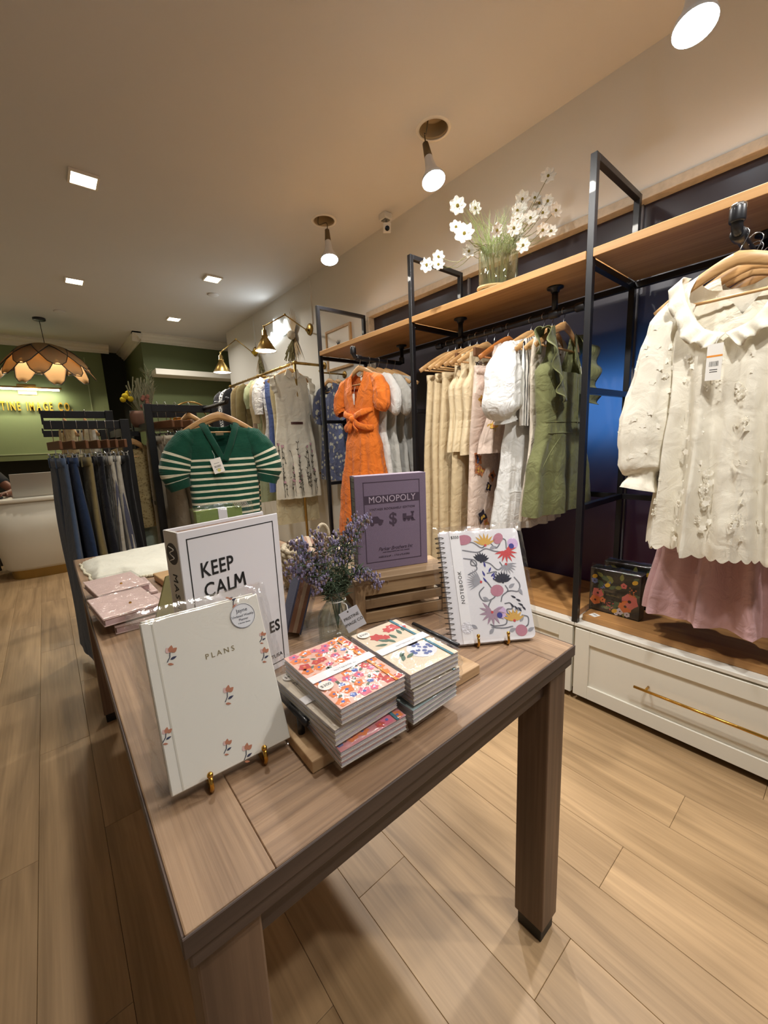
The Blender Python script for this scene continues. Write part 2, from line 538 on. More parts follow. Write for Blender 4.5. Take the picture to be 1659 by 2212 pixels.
t = root('added_red_lamp', 'dim red lamp added unseen behind the frosted window to redden its panes', 'light', (2.75, .45, .002))  # invented lamp, put in to give the lower panes a maroon tint
ob('stand', MB().lathe([(.08, 0), (.08, .02), (.012, .03), (.012, .5)], 16), black, t, smooth=True)
ob('globe', MB().ball((0, 0, .6), .1, 16, 10), mat('red_glow', (.5, .06, .08), .5, emit=9, ecol=(.8, .10, .14)), t, smooth=True)

# ceiling fittings: square downlights
lens_m = mat('downlight_lens', (1, .9, .6), .5, emit=14, ecol=(1, .93, .70))
trim_w = mat('fixture_white', '#e4ddd0', .5)
def downlight(x, y, label):
    t = root('downlight', label, 'ceiling light', (x, y, ZC), group='square downlights in the ceiling')
    h = .062; f = MB()
    f.bx(-h-.012, h+.012, -h-.012, -h, -.014, 0); f.bx(-h-.012, h+.012, h, h+.012, -.014, 0)
    f.bx(-h-.012, -h, -h, h, -.014, 0); f.bx(h, h+.012, -h, h, -.014, 0)
    ob('frame', f, trim_w, t)
    ob('lens', boxmb(-h, h, -h, h, -.010, -.001), lens_m, t)
    l = bpy.data.lights.new('downlight_lamp', 'AREA'); l.shape = 'SQUARE'; l.size = .12; l.energy = DOWN; l.color = WARM; l.spread = 2.6
    lo = bpy.data.objects.new('downlight_lamp', l); C.objects.link(lo); lo.parent = t; lo.location = (0, 0, -.018)
downlight(.41, 3.12, 'largest square downlight, on the left half of the ceiling')
downlight(.45, 4.89, 'square downlight further back, above the jeans rack')
downlight(1.464, 4.16, 'square downlight nearest the hanging bulbs, above the brass rack')
downlight(1.459, 5.63, 'small far square downlight before the sage wall block')
for i, (x, y) in enumerate(((.43, 1.36), (.43, -.5))):
    downlight(x, y, ['square downlight above the near end of the table', 'square downlight behind the camera', 'square downlight left of the table', 'square downlight left of the jeans rack', 'square downlight behind and left of the camera', 'square downlight left of the till counter'][i])

# hanging reflector bulbs from the can holes
can_m = mat('can_ribbed', '#b7a07a', .5)
bulb_m = mat('bulb_face', (.9, .95, 1), .3, emit=26, ecol=(.86, .93, 1))
bulb_w = mat('bulb_body', '#dcdcdc', .35)
sock_m = mat('socket_brown', '#6c5a3c', .6)
def bulb(h, b, aim, label, cat='bulb lamp'):
    t = root('bulb_lamp', label, cat, (h[0], h[1], ZC), group='bulbs hanging from open ceiling cans')
    pr = [(HR, 0)]
    for i in range(7):
        pr += [(HR-.001, .006+i*.011), (HR-.006, .010+i*.011)]
    pr += [(.05, .095), (.002, .10)]
    ob('can', MB().lathe(pr, 32, cap=False), can_m, t, smooth=True)
    ob('rim', MB().lathe([(HR-.001, 0), (HR-.001, -.004), (HR+.014, -.003), (HR+.016, 0)], 32, cap=False), trim_w, t, smooth=True)
    hb = V(h+(ZC,)); B = V(b)
    d = (V(aim)-B).normalized()
    top = B - d*.20
    lp = lambda p: p-hb
    ob('cord', MB().tube(spline([lp(hb+V((-.03, .0, .08))), lp(hb+V((-.045, .01, -.03))), lp(top-d*.04+V((-.0, 0, .03))), lp(top)], 6), .0035, 6), sock_m, t, smooth=True)
    q = d.to_track_quat('Z', 'Y').to_matrix().to_4x4()
    P = lp(B)
    ob('socket', MB().lathe([(.008, -.225), (.016, -.22), (.020, -.16), (.022, -.135)], 16, P, q), sock_m, t, smooth=True)
    ob('bulb', MB().lathe([(.021, -.142), (.023, -.115), (.028, -.075), (.042, -.036), (.058, -.014), (.062, 0), (.060, .005)], 28, P, q, cap=False), bulb_w, t, smooth=True)
    ob('face', MB().lathe([(.060, .003), (.056, .008), (.052, .004), (.040, .006), (.015, .007)], 28, P, q), bulb_m, t, smooth=True)
    l = bpy.data.lights.new('bulb_light', 'SPOT'); l.energy = SPOT; l.color = (1, .975, .94); l.spot_size = 1.9; l.spot_blend = .8; l.shadow_soft_size = .035
    lo = bpy.data.objects.new('bulb_light', l); C.objects.link(lo); lo.parent = t
    lo.location = P + d*.02
    lo.rotation_euler = d.to_track_quat('-Z', 'Y').to_euler()
bulb(HOLES[0], (1.745, -.61, 2.46), (1.40, -.15, 1.2), 'hanging reflector bulb above the near end of the rack, out of view')
bulb(HOLES[1], (1.755, .49, 2.445), (1.56, .36, 1.3), 'nearest hanging reflector bulb, high above the lace blouse')
bulb(HOLES[2], (1.765, 1.61, 2.535), (1.66, 1.2, 1.3), 'middle hanging reflector bulb, before the flowers on the shelf')
bulb(HOLES[3], (1.765, 2.62, 2.50), (1.62, 2.35, 1.3), 'farthest hanging reflector bulb, left of the small camera')
bulb(HOLES2[0], (.78, -.08, 2.50), (1.7, .45, 1.1), 'hanging reflector bulb over the aisle near the camera')
bulb(HOLES2[1], (.78, 1.02, 2.50), (1.75, 1.5, 1.1), 'hanging reflector bulb over the middle of the table')
# small security camera
t = root('security_camera', 'small white cube security camera hung under the ceiling', 'camera', (2.10, 2.38, ZC))
ob('base', boxmb(-.035, .035, -.035, .035, -.04, 0), mat('cam_white', '#dedbd2', .4), t, bev=.006)
ob('socket_plate', boxmb(-.022, .022, -.022, .022, -.046, -.04), mat('cam_grey', '#77756f', .5), t)
ob('arm', MB().tube([(0, -.01, -.045), (-.02, -.03, -.085)], .007, 8), mat('cam_grey'), t)
rm = Matrix.Translation((-.03, -.045, -.115)) @ V((-.5, -.75, -.35)).to_track_quat('-Y', 'Z').to_matrix().to_4x4()
ob('body', boxmb(-.026, .026, -.02, .022, -.03, .03, m=rm), mat('cam_white'), t, bev=.004)
ob('lens', MB().lathe([(.016, 0), (.016, .006), (.004, .008)], 20, (0, 0, 0), rm @ Matrix.Translation((0, -.02, -.004)) @ Matrix.Rotation(PI/2, 4, 'X')), mat('lens_black', '#0b0b0d', .1), t)
# smoke detectors: thin rings on the ceiling
for x, y, lb in ((1.598, 4.578, 'flat round smoke detector beside the square downlight'), (.37, 5.99, 'flat round ceiling cover near the petal pendant')):
    tag(ob('smoke_detector', MB().lathe([(.055, 0), (.055, -.006), (.045, -.012), (.01, -.014)], 24, (x, y, ZC)), plaster, smooth=True), lb, 'detector')
# surface cable ducts on the wall
for y, z0, lb in ((3.62, 2.36, 'thin white cable duct above the near brass wall lamp'), (5.0, 2.42, 'thin white cable duct above the far brass wall lamp')):
    tag(ob('cable_duct', boxmb(XW-.012, XW, y-.009, y+.009, z0, ZC), wallp), lb, 'cable duct')

# ================================================================ SHELVING ON THE RIGHT WALL
YF = [2.74, 1.745, .76, -.225]
X0, X1 = 1.712, 2.14
su = root('rack_frame', 'black square-tube metal rack frame along the right wall', 'rack', (0, 0, 0))
hb = .0125
for y in YF:
    for x, nm in ((X0, 'post'), (X1, 'post')):
        ob(nm, boxmb(x-hb, x+hb, y-hb, y+hb, .376, 2.212), black, su, bev=.0015, seg=1)
    for z in (2.20, 1.842, 1.37, .89):
        ob('crossbar', boxmb(X0+hb, X1-hb, y-hb, y+hb, z-hb, z+hb), black, su, bev=.0015, seg=1)
for a, b in zip(YF, YF[1:]):
    for z in (1.842, .89):
        ob('rail', boxmb(X1-hb, X1+hb, b+hb, a-hb, z-hb, z+hb), black, su, bev=.0015, seg=1)
names = ['far', 'middle', 'near']
for (a, b), w in zip(zip(YF, YF[1:]), ('above the orange dress', 'carrying the vase of white flowers', 'above the white lace blouse')):
    tag(ob('shelf_board', boxmb(X0-hb-.004, X1-.02, b+.0135, a-.0135, 1.8555, 1.886), shelf_w, bev=.002), 'wooden shelf board '+w, 'shelf', 'wooden boards on the black frame')
# cabinets under the racks
cabw = mat('cabinet_white', '#e3dfd2', .42, var=.02, vs=3)
bench_w = wood('bench_oak', '#a06f3e', '#c8955c', 'y', .8, .45, .2)
def cabinet(a, b, label, bl):
    t = root('drawer_cabinet', label, 'cabinet', (0, 0, 0), group='white drawer cabinets under the racks')
    ob('body', boxmb(1.722, 2.185, b+.003, a-.003, .05, .360), cabw, t)
    ob('top_ledge', boxmb(1.70, 2.185, b+.001, a-.001, .3602, .3752), white, t, bev=.002)
    ob('plinth', boxmb(1.79, 2.185, b, a, 0, .0498), mat('plinth_dark', '#1a1612', .7), t)
    y0, y1, z0, z1 = b+.006, a-.006, .032, .352
    d = ob('drawer', boxmb(1.709, 1.7218, y0, y1, z0, z1), cabw, t)
    w = .062
    for nm, q in (('stile', (y0, y0+w, z0, z1)), ('stile', (y1-w, y1, z0, z1)), ('rail', (y0+w, y1-w, z0, z0+w)), ('rail', (y0+w, y1-w, z1-w, z1))):
        ob(nm, boxmb(1.70, 1.709, *q), cabw, d, bev=.0015, seg=1)
    yc = (a+b)/2
    yh0, yh1 = yc-.235, yc+.235
    h = ob('handle', MB().tube([(1.672, yh0, .197), (1.672, yh1, .197)], .0055, 12), gold, d, smooth=True)
    for y in (yh0+.04, yh1-.04):
        ob('handle_post', MB().tube([(1.672, y, .197), (1.709, y, .197)], .0045, 10), gold, d, smooth=True)
    tag(ob('bench_top', boxmb(1.745, 2.18, b+.0145, a-.0145, .3755, .405), bench_w, bev=.003), bl, 'bench top', 'oak bench tops on the cabinets')
cabinet(YF[0], YF[1], 'white drawer cabinet below the orange dress', 'oak bench top below the orange dress')
cabinet(YF[1], YF[2], 'white drawer cabinet behind the table below the olive romper', 'oak bench top below the olive romper')
cabinet(YF[2], YF[3], 'nearest white drawer cabinet with the long gold handle', 'oak bench top carrying the floral boxes')
# pipe fittings
def pipe(name, label, pts, fl, r=.0135, ends=()):
    t = root(name, label, 'clothes rail', (0, 0, 0))
    ob('pipe', MB().tube(pts, r, 14), black, t, smooth=True)
    for p in fl:
        ob('flange', MB().lathe([(.036, 0), (.036, -.006), (.02, -.010), (.018, -.022)], 20, p), black, t, smooth=True)
    for p, ax in ends:
        q = V(ax).to_track_quat('Z', 'Y').to_matrix().to_4x4()
        ob('fitting', MB().lathe([(.0175, -.02), (.019, -.016), (.019, .016), (.0175, .02)], 14, p, q), black, t, smooth=True)
    return t
ZS = 1.8553
def faceout(y, x0, x1, label):
    zr = 1.735
    pts = [(x1, y, ZS-.01), (x1, y, zr+.02), (x1-.006, y, zr+.006), (x1-.02, y, zr), (x0+.03, y, zr), (x0+.012, y, zr+.006), (x0, y, zr+.024), (x0, y, zr+.05)]
    t = pipe('clothes_rail', label, pts, [(x1, y, ZS)], ends=[((x0, y, zr+.042), (0, 0, 1)), ((x1-.002, y, zr+.02), (0, 0, 1)), ((x0+.04, y, zr), (1, 0, 0))])
    ob('end_cap', MB().lathe([(.017, 0), (.019, .003), (.019, .014), (.015, .018)], 8, (x0, y, zr+.05)), steel, t)
    return zr
faceout(2.17, 1.60, 2.02, 'black pipe arm holding the orange dress')
faceout(.30, 1.56, 2.02, 'black pipe arm holding the lace blouse')
RX, RZ = 1.88, 1.742
pipe('clothes_rail', 'long black pipe rail between the posts under the flowers', [(RX, .86, RZ), (RX, 1.70, RZ)], [],
     ends=[((RX, .87, RZ), (0, 1, 0)), ((RX, 1.69, RZ), (0, 1, 0)), ((RX, 1.28, RZ), (0, 1, 0))])
rl = bpy.data.objects['clothes_rail.002']
for y in (1.533, .988):
    ob('drop_pipe', MB().tube([(RX, y, ZS-.008), (RX, y, RZ+.0135)], .0135, 14), black, rl, smooth=True)
    ob('flange', MB().lathe([(.036, 0), (.036, -.006), (.02, -.010), (.018, -.022)], 20, (RX, y, ZS)), black, rl, smooth=True)
    ob('fitting', MB().lathe([(.0175, -.022), (.019, -.018), (.019, .018), (.0175, .022)], 14, (RX, y, RZ), Matrix.Rotation(PI/2, 4, 'X')), black, rl, smooth=True)

# ================================================================ TABLE
tbl_m = wood('table_acacia_y', '#6f5641', '#a58769', 'y', 1.3, .5, .5, rnd=.5, streak=.8)
tbl_x = wood('table_acacia_x', '#684f3c', '#a08163', 'x', 1.3, .5, .5, rnd=.6, streak=.8)
tbl_z = wood('table_acacia_z', '#4a372b', '#7d634e', 'z', 1.0, .5, .4, rnd=.4)
tbl_d = wood('table_edge_shade_x', '#362a25', '#5c4b42', 'x', 1.0, .5, .4, rnd=.2)  # dark edge wood: shade on the table edge is put into the colour
tbl_e = wood('table_edge_shade_y', '#362a25', '#5c4b42', 'y', 1.0, .5, .4, rnd=.2)
TX0, TX1, TY0, TY1, TZ = .034, .819, .361, 2.16, .752
tb = root('display_table', 'long weathered wooden display table with square legs', 'table', (0, 0, 0))
bd = .095
ob('board', boxmb(TX0+.003, TX0+bd, TY0+.003, TY1-.003, TZ-.024, TZ), tbl_m, tb, bev=.002)
ob('board', boxmb(TX1-bd, TX1-.003, TY0+.003, TY1-.003, TZ-.024, TZ), tbl_m, tb, bev=.002)
y = TY0+.003; i = 0
ws = [.105, .12, .11, .125, .115, .12]
while y < TY1-.004:
    w = min(ws[i % 6], TY1-.003-y); i += 1
    if TY1-.003-(y+w) < .04: w = TY1-.003-y
    ob('board', boxmb(TX0+bd+.0003, TX1-bd-.0003, y+.0002, y+w-.0002, TZ-.024, TZ-.0002), tbl_x, tb, bev=.001, seg=1)
    y += w
for q in ((TX0, TX1, TY0, TY0+.0029), (TX0, TX1, TY1-.0029, TY1)):  # thin dark strips that carry the painted shade of the top's edge
    ob('edge_band', boxmb(*q, TZ-.024, TZ-.0004), tbl_d, tb, bev=.001, seg=1)
for q in ((TX0, TX0+.0029, TY0+.003, TY1-.003), (TX1-.0029, TX1, TY0+.003, TY1-.003)):
    ob('edge_band', boxmb(*q, TZ-.024, TZ-.0004), tbl_e, tb, bev=.001, seg=1)
# stepped edge below the top
ob('edge_moulding', boxmb(TX0+.004, TX1-.004, TY0+.004, TY0+.05, TZ-.046, TZ-.0242), tbl_d, tb, bev=.003)
ob('edge_moulding', boxmb(TX0+.004, TX1-.004, TY1-.05, TY1-.004, TZ-.046, TZ-.0242), tbl_d, tb, bev=.003)
ob('edge_moulding', boxmb(TX0+.004, TX0+.05, TY0+.05, TY1-.05, TZ-.046, TZ-.0242), tbl_e, tb, bev=.003)
ob('edge_moulding', boxmb(TX1-.05, TX1-.004, TY0+.05, TY1-.05, TZ-.046, TZ-.0242), tbl_e, tb, bev=.003)
LW = .068
foot_m = mat('foot_black', '#14110f', .5)
for lx in (TX0+.01, TX1-.01-LW):
    for ly in (TY0+.014, TY1-.014-LW):
        lw2 = LW if lx > .4 else .1
        lg = ob('leg', boxmb(lx, lx+LW, ly, ly+LW+.006, .04, TZ-.0462), tbl_z, tb, bev=.003)
        ob('foot', boxmb(lx+.006, lx+LW-.006, ly+.006, ly+LW, 0, .0398), foot_m, lg, bev=.002)
ax0, ax1, ay0, ay1 = TX0+.01+LW, TX1-.01-LW, TY0+.02+LW, TY1-.02-LW
ob('apron', boxmb(ax0, ax1, TY0+.028, TY0+.05, TZ-.10, TZ-.0462), tbl_d, tb, bev=.002)
ob('apron', boxmb(ax0, ax1, TY1-.05, TY1-.028, TZ-.10, TZ-.0462), tbl_d, tb, bev=.002)
ob('apron', boxmb(TX0+.028, TX0+.05, ay0, ay1, TZ-.10, TZ-.0462), tbl_e, tb, bev=.002)
ob('apron', boxmb(TX1-.05, TX1-.028, ay0, ay1, TZ-.10, TZ-.0462), tbl_e, tb, bev=.002)

# ================================================================ CLOTHES: builders
def hanger(loc, rz, label, group='wooden clothes hangers', hw=.205, kind='wood', m=None, rod=.0135):
    """origin at the centre of the rod; hanger plane is local XZ"""
    t = root('clothes_hanger', label, 'hanger', loc, rz, group)
    m = m or hang_w
    hk = []
    r = rod+.0035
    for i in range(11):
        g = math.radians(-35+i*25)
        hk.append((r*cos(g), 0, r*sin(g)))
    hk = hk[::-1]
    path = [(hk[0][0], 0, hk[0][2])] + hk[1:] + [(.006, 0, -.028), (0, 0, -.042), (0, 0, -.062)]
    if kind == 'wood':
        ob('hook', MB().tube(path, .0016, 6), steel, t, smooth=True)
        pts = []; rs = []
        for i in range(-8, 9):
            u = i/8
            z = -.062-.088*abs(u)**1.35 - .012*abs(u)
            pts.append((hw*u, .022*u*u-.006, z)); rs.append(.020-.008*abs(u)**.8)
        ob('arms', MB().tube(pts, rs, 10, fl=.42, up=(0, 0, 1)), m, t, smooth=True)
        ob('trouser_bar', MB().tube([(-hw*.86, .01, -.158), (hw*.86, .01, -.158)], .005, 8), m, t, smooth=True)
    else:
        path[-1] = (0, 0, -.10)
        ob('hook', MB().tube(path, .0016, 6), steel, t, smooth=True)
        ob('bar', boxmb(-.17, .17, -.007, .007, -.142, -.098), mat('walnut_bar', '#6f4a2f', .45, var=.2, vs=30), t, bev=.004)
        ob('rail', MB().tube([(-.16, 0, -.17), (.16, 0, -.17)], .0022, 6), steel, t)
        ob('stem', MB().tube([(0, 0, -.142), (0, 0, -.17)], .0022, 6), steel, t)
        for s in (-1, 1):
            cl = MB()
            cl.bx(s*.13-.012, s*.13+.012, -.011, -.006, -.205, -.165); cl.bx(s*.13-.012, s*.13+.012, .006, .011, -.205, -.165)
            cl.tube([(s*.13-.012, -.014, -.160), (s*.13, 0, -.180), (s*.13+.012, .014, -.160)], .003, 6)
            ob('clip', cl, steel, t)
    return t

class Body:
    """shell of a garment; front is -y, hem at zb"""
    def __init__(s, prof, W0, neck, zb, z0=-.082, slope=.42, fold=(9, .012), seed=1, wav=.0, foldz=None, flat=.75, scal=0):
        s.p, s.W0, s.neck, s.zb, s.z0, s.slope = prof, W0, neck, zb, z0, slope
        s.fn, s.fa = fold; s.scal = scal; s.wav = wav; s.flat = flat
        r = random.Random(seed)
        s.ph = [r.uniform(0, 6.28) for _ in range(6)]
        s.fz = foldz if foldz is not None else z0-.12
        s.hem = [r.uniform(-1, 1) for _ in range(4)]
    def ztop(s, x, front):
        nw, fd, bd, kind = s.neck
        a = abs(x)
        if a < nw:
            d = fd if front else bd
            if kind == 'v' and front: return s.z0-d*(1-a/nw)
            if kind == 's' and front: return s.z0-d*min(1, (nw-a)/(nw*.12))
            return s.z0-d*math.sqrt(max(0, 1-(a/nw)**2))
        return s.z0-s.slope*(a-nw)
    def fold(s, th, z):
        k = max(0, min(1, (s.fz-z)/max(.05, abs(s.zb-s.fz)*.6)))
        a = s.fn*th+s.ph[0]+1.3*sin(2*th+s.ph[1])+.5*noise.noise(V((th*1.5, z*3, s.ph[2])))
        pl = 1-2*abs(sin(a/2))**.8
        return s.fa*k*1.25*(pl + .5*sin(s.fn*1.7*th+s.ph[2]+2*z))
    def at(s, th, z):
        w, d = interp(s.p, z)
        f = s.fold(th, z)
        c, q = cos(th), sin(th)
        y = d*math.copysign(abs(q)**s.flat, q)
        nz = .009*noise.noise(V((c*4+s.ph[3], q*2+s.ph[4], z*9))) + .0035*noise.noise(V((c*16+z*12+s.ph[3], q*5, z*26)))
        return V((w*c + f*c*.6, y + (f+nz)*math.copysign(min(1, abs(q)*1.6), q), z))
    def pt(s, u, v):
        th = 2*PI*u
        front = sin(th) < 0
        zt = s.ztop(s.W0*cos(th), front)
        zb = s.zb + s.wav*sin(5*th+s.ph[5]) + .012*s.hem[0]*cos(th) - s.scal*abs(sin(18*th))
        z = zt+(zb-zt)*v
        return s.at(th, z)
    def mesh(s, N=64, M=30, st=None):
        return MB().grid(s.pt, N, M, True, att=st or (lambda u, v: max(.0001, -s.pt(u, v).z)))
    def mp(s, x, z, y=0):
        """front surface point a little proud of the cloth"""
        w, d = interp(s.p, z)
        c = max(-.999, min(.999, x/(w or 1)))
        p = s.at(-math.acos(c), z)
        return V((p.x, p.y-.0025+y, p.z))

def sweep(path, rad, n=22, k=7, amp=.0, fr=9, seed=0, st0=.2, shut=False):
    """sleeve: path points, rad = [(r, flatness)] per point"""
    P = spline(path, k)
    m = len(P)
    rr = []
    for i in range(m):
        t = i/(m-1)*(len(rad)-1)
        j = min(int(t), len(rad)-2); u = t-j; u = u*u*(3-2*u)
        rr.append(tuple(a+(b-a)*u for a, b in zip(rad[j], rad[j+1])))
    rnd = random.Random(seed); ph = rnd.uniform(0, 6); ph2 = rnd.uniform(0, 6)
    mb = MB(); vs = []; at = []; L = 0; fs = []
    for i, p in enumerate(P):
        a, b = P[max(0, i-1)], P[min(m-1, i+1)]
        t = (b-a).normalized()
        L += (p-P[i-1]).length if i else 0
        w = V((0, 1, 0)); w = (w-t*w.dot(t)).normalized(); u = t.cross(w)
        for j in range(n):
            g = 2*PI*j/n
            e = 1+amp*1.6*(1-2*abs(sin((fr*g+ph+2*i/m)/2))**.8+.5*sin(fr*1.6*g+ph2)) + .09*noise.noise(V((cos(g)*2.2+seed, sin(g)*2.2, i*.42))) + .04*noise.noise(V((cos(g)*6+seed, sin(g)*6, i*1.1)))
            vs.append(p + u*(rr[i][0]*e*cos(g)) + w*(rr[i][0]*rr[i][1]*e*sin(g)))
            at.append(st0+L)
    for i in range(m-1):
        for j in range(n):
            fs.append((i*n+j, i*n+(j+1) % n, (i+1)*n+(j+1) % n, (i+1)*n+j))
    if shut: fs.append(tuple((m-1)*n+j for j in range(n)))
    return mb.add(vs, fs, at)

def ruffle(path, wid, dirv, n=60, amp=.01, fr=14):
    P = spline(path, max(2, n//(len(path)-1)))
    D = V(dirv).normalized()
    m = len(P)
    def fn(u, v):
        i = min(m-1, int(round(u*(m-1))))
        p = P[i]
        t = (P[min(m-1, i+1)]-P[max(0, i-1)]).normalized()
        nrm = t.cross(D).normalized()
        return p + D*(wid*v*(1+.12*sin(fr*u*3))) + nrm*(amp*v*sin(fr*2*PI*u))
    return MB().grid(fn, m-1, 5)

def swing_tag(parent, loc, w=.03, h=.06, rot=(0, 0, 0), band=None, name='price_tag', bars=True):
    t = ob(name, boxmb(-w/2, w/2, -.0006, .0006, -h, 0), paper, parent, loc, rot)
    ink = mat('ink_black', '#1b1b1b', .6)
    mb = MB()
    if bars:
        x = -w*.3
        while x < w*.3:
            bw = R.choice((.0007, .0012)); mb.poly([(x, -h*.62), (x+bw, -h*.62), (x+bw, -h*.48), (x, -h*.48)], -.0008); x += bw+.0011
        for z in (.72, .78, .34):
            mb.poly([(-w*.25, -h*z), (w*.25, -h*z), (w*.25, -h*(z-.02)), (-w*.25, -h*(z-.02))], -.0008)
    else:
        mb.disc(0, -h*.06, w*.04, -.0008)
    ob('print', mb, ink, t)
    if band:
        ob('band', boxmb(-w/2, w/2, -.0009, -.0007, -h*.36, -h*.31), mat('tag_'+band, band, .6), t)
    ob('string', MB().tube([(0, 0, -.004), (.004, .004, .02), (.002, .01, .045)], .0006, 5), paper, t)
    return t

def garment(name, label, cat, loc, rz, body, m, hlabel=None, hw=.205, group=None, N=64, M=30, hkind='wood', hm=None, tilt=0, rod=.0135):
    t = root(name, label, cat, loc, rz, group)
    if tilt: t.rotation_euler = (0, tilt, rz)
    ob('body', body.mesh(N, M), m, t, smooth=True)
    if hlabel: hanger(loc, rz, hlabel, hw=hw, kind=hkind, m=hm, rod=rod)
    return t

def trousers(label, loc, rz, m, L, ww=.17, lw=.10, hem=.12, hlabel=None, group=None, seed=1, d=.035, hang=True, z0=-.185, band=True, rod=.0135, hkind='clip', dh=None):
    """trousers clipped by the waistband, plane local XZ"""
    t = root('trousers', label, 'trousers', loc, rz, group)
    rnd = random.Random(seed)
    dh = dh or d*1.5
    for s in (-1, 1):
        ph = rnd.uniform(0, 6)
        def fn(u, v, s=s, ph=ph):
            g = 2*PI*u
            z = z0-.03-(L-.03)*v
            k = min(1, v/.28)
            cx = s*(ww*.5+(lw*.98-ww*.5)*k*.6)
            hw_ = ww*.5+(lw-ww*.5)*min(1, v*3)*.55+(hem-lw)*v*.8
            f = .004*k*sin(4*g+ph+3*v)
            dd = d+(dh-d)*v
            return V((cx+(hw_+f)*cos(g)*1.02, (dd+f)*math.copysign(abs(sin(g))**.7, sin(g)) + .006*sin(6*v+ph), z))
        ob('leg', MB().grid(fn, 28, 22, True, att=lambda u, v: .01+v*L), m, t, smooth=True)
    if band:
        def wb(u, v):
            g = 2*PI*u
            return V((ww*cos(g), (d+.003)*math.copysign(abs(sin(g))**.7, sin(g)), z0-.045*v))
        ob('waistband', MB().grid(wb, 36, 2, True), m, t, smooth=True, sol=.003)
        for x in (-.09, .09):
            ob('belt_loop', boxmb(x-.006, x+.006, -d-.008, -d+.006, z0-.05, z0+.003), m, t)
    if hang: hanger(loc, rz, hlabel, 'hangers with clips', kind=hkind, rod=rod)
    return t

# ---------------------------------------------------------------- bay with the orange dress
A1 = 1.735
orange = cloth('orange_linen', '#dd7426', crease=.7)
P = [(-.08, .12, .015), (-.13, .185, .03), (-.24, .175, .055), (-.40, .15, .06), (-.46, .145, .055), (-.56, .175, .07), (-.9, .235, .10), (-1.2, .275, .12)]
b = Body(P, .17, (.075, .235, .03, 'v'), -1.19, fold=(13, .016), seed=3, foldz=-.46)
g = garment('midi_dress', 'orange linen midi dress with puff sleeves and knotted waist', 'dress', (1.645, 2.17, A1), -PI/2, b, orange, 'wooden hanger holding the orange dress')
for s in (-1, 1):
    ob('sleeve', sweep([(s*.135, 0, -.13), (s*.185, 0, -.17), (s*.215, -.005, -.235), (s*.22, -.01, -.30), (s*.205, -.01, -.335)], [(.03, .8), (.048, .8), (.060, .8), (.060, .8), (.045, .8)], 30, 6, .05, 11, s), orange, g, smooth=True)
kn = MB()
for s in (-1, 1):
    kn.tube(spline([(0, -.068, -.375), (s*.05, -.078, -.36), (s*.10, -.068, -.345), (s*.15, -.03, -.33)], 5), [.012, .018, .022, .022, .02, .02, .02, .02, .02, .022, .022, .02, .02, .016, .014, .012], 10, fl=.4)
    kn.tube(spline([(0, -.072, -.385), (s*.05, -.078, -.42), (s*.11, -.06, -.44), (s*.15, -.03, -.445)], 5), .02, 10, fl=.45)
    kn.tube(spline([(0, -.072, -.385), (s*.02, -.085, -.43), (s*.05, -.08, -.46)], 5), [.012]*6+[.016]*5, 8, fl=.4)
kn.ball((0, -.08, -.382), .022, 10, 6)
ob('knot', kn, orange, g, smooth=True)
swing_tag(g, (-.02, -.045, -.22), .022, .07, (0, .08, 0), bars=False)
ob('neck_label', boxmb(-.02, .02, .018, .0195, -.135, -.115), paper, g)
# white dresses behind it on the same arm
wht = cloth('white_cotton', '#e8e5df', crease=.6, thin=.12)
wht2 = cloth('white_voile', '#d9d6cd', crease=.5, thin=.2)
for i, (x, lb, mm, L, slv) in enumerate(((1.72, 'white puff-sleeve dress directly behind the orange dress', wht, -1.02, 1), (1.80, 'second white dress behind the orange dress', wht2, -1.10, 1), (1.87, 'third pale dress on the pipe arm behind the orange dress', cloth('pale_grey_voile', '#c8c6bf', thin=.2), -1.05, 0), (1.94, 'farthest pale dress at the wall end of the arm', cloth('pale_grey_voile'), -1.08, 0))):
    P = [(-.08, .12, .012), (-.13, .18, .02), (-.24, .175, .025), (-.46, .15, .025), (-.6, .18, .03), (L, .24, .035)]
    b = Body(P, .165, (.08, .06, .02, 'r'), L, fold=(15, .008), seed=20+i, foldz=-.45)
    g = garment('summer_dress', lb, 'dress', (x, 2.17, A1), -PI/2+.03*i, b, mm, 'wooden hanger holding the '+['first', 'second', 'third', 'fourth'][i]+' pale dress behind the orange one', N=48, M=22)
    if slv:
        for s in (-1, 1):
            ob('sleeve', sweep([(s*.135, 0, -.13), (s*.185, 0, -.17), (s*.22, 0, -.24), (s*.225, 0, -.32), (s*.21, 0, -.345)], [(.035, .4), (.058, .4), (.078, .4), (.075, .4), (.05, .4)], 24, 5, .05, 11, s), mm, g, smooth=True)

# ---------------------------------------------------------------- long rail, far to near
beige = cloth('beige_satin', '#d8c39c', rough=.5, crease=.35)
for i, y in enumerate((1.628, 1.573, 1.533)):
    trousers(['farthest beige satin trousers on the long rail', 'second beige satin trousers from the far rail end', 'third beige satin trousers beside the cream waistcoats'][i], (RX, y, RZ), .06*(i-1), beige, 1.10, ww=.165, lw=.10, hem=.135, hlabel='clip hanger holding the '+['farthest', 'second', 'third'][i]+' beige trousers', group='beige trousers on the long rail', seed=i, d=.02, hkind='wood', dh=.035)
def vest_body(seed, L=-.62):
    P = [(-.08, .13, .012), (-.12, .135, .02), (-.20, .13, .03), (-.28, .185, .034), (-.42, .175, .032), (L, .205, .036)]
    return Body(P, .135, (.07, .22, .03, 'v'), L, fold=(6, .004), seed=seed)
cream = cloth('cream_satin', '#e0cda8', rough=.5, crease=.35)
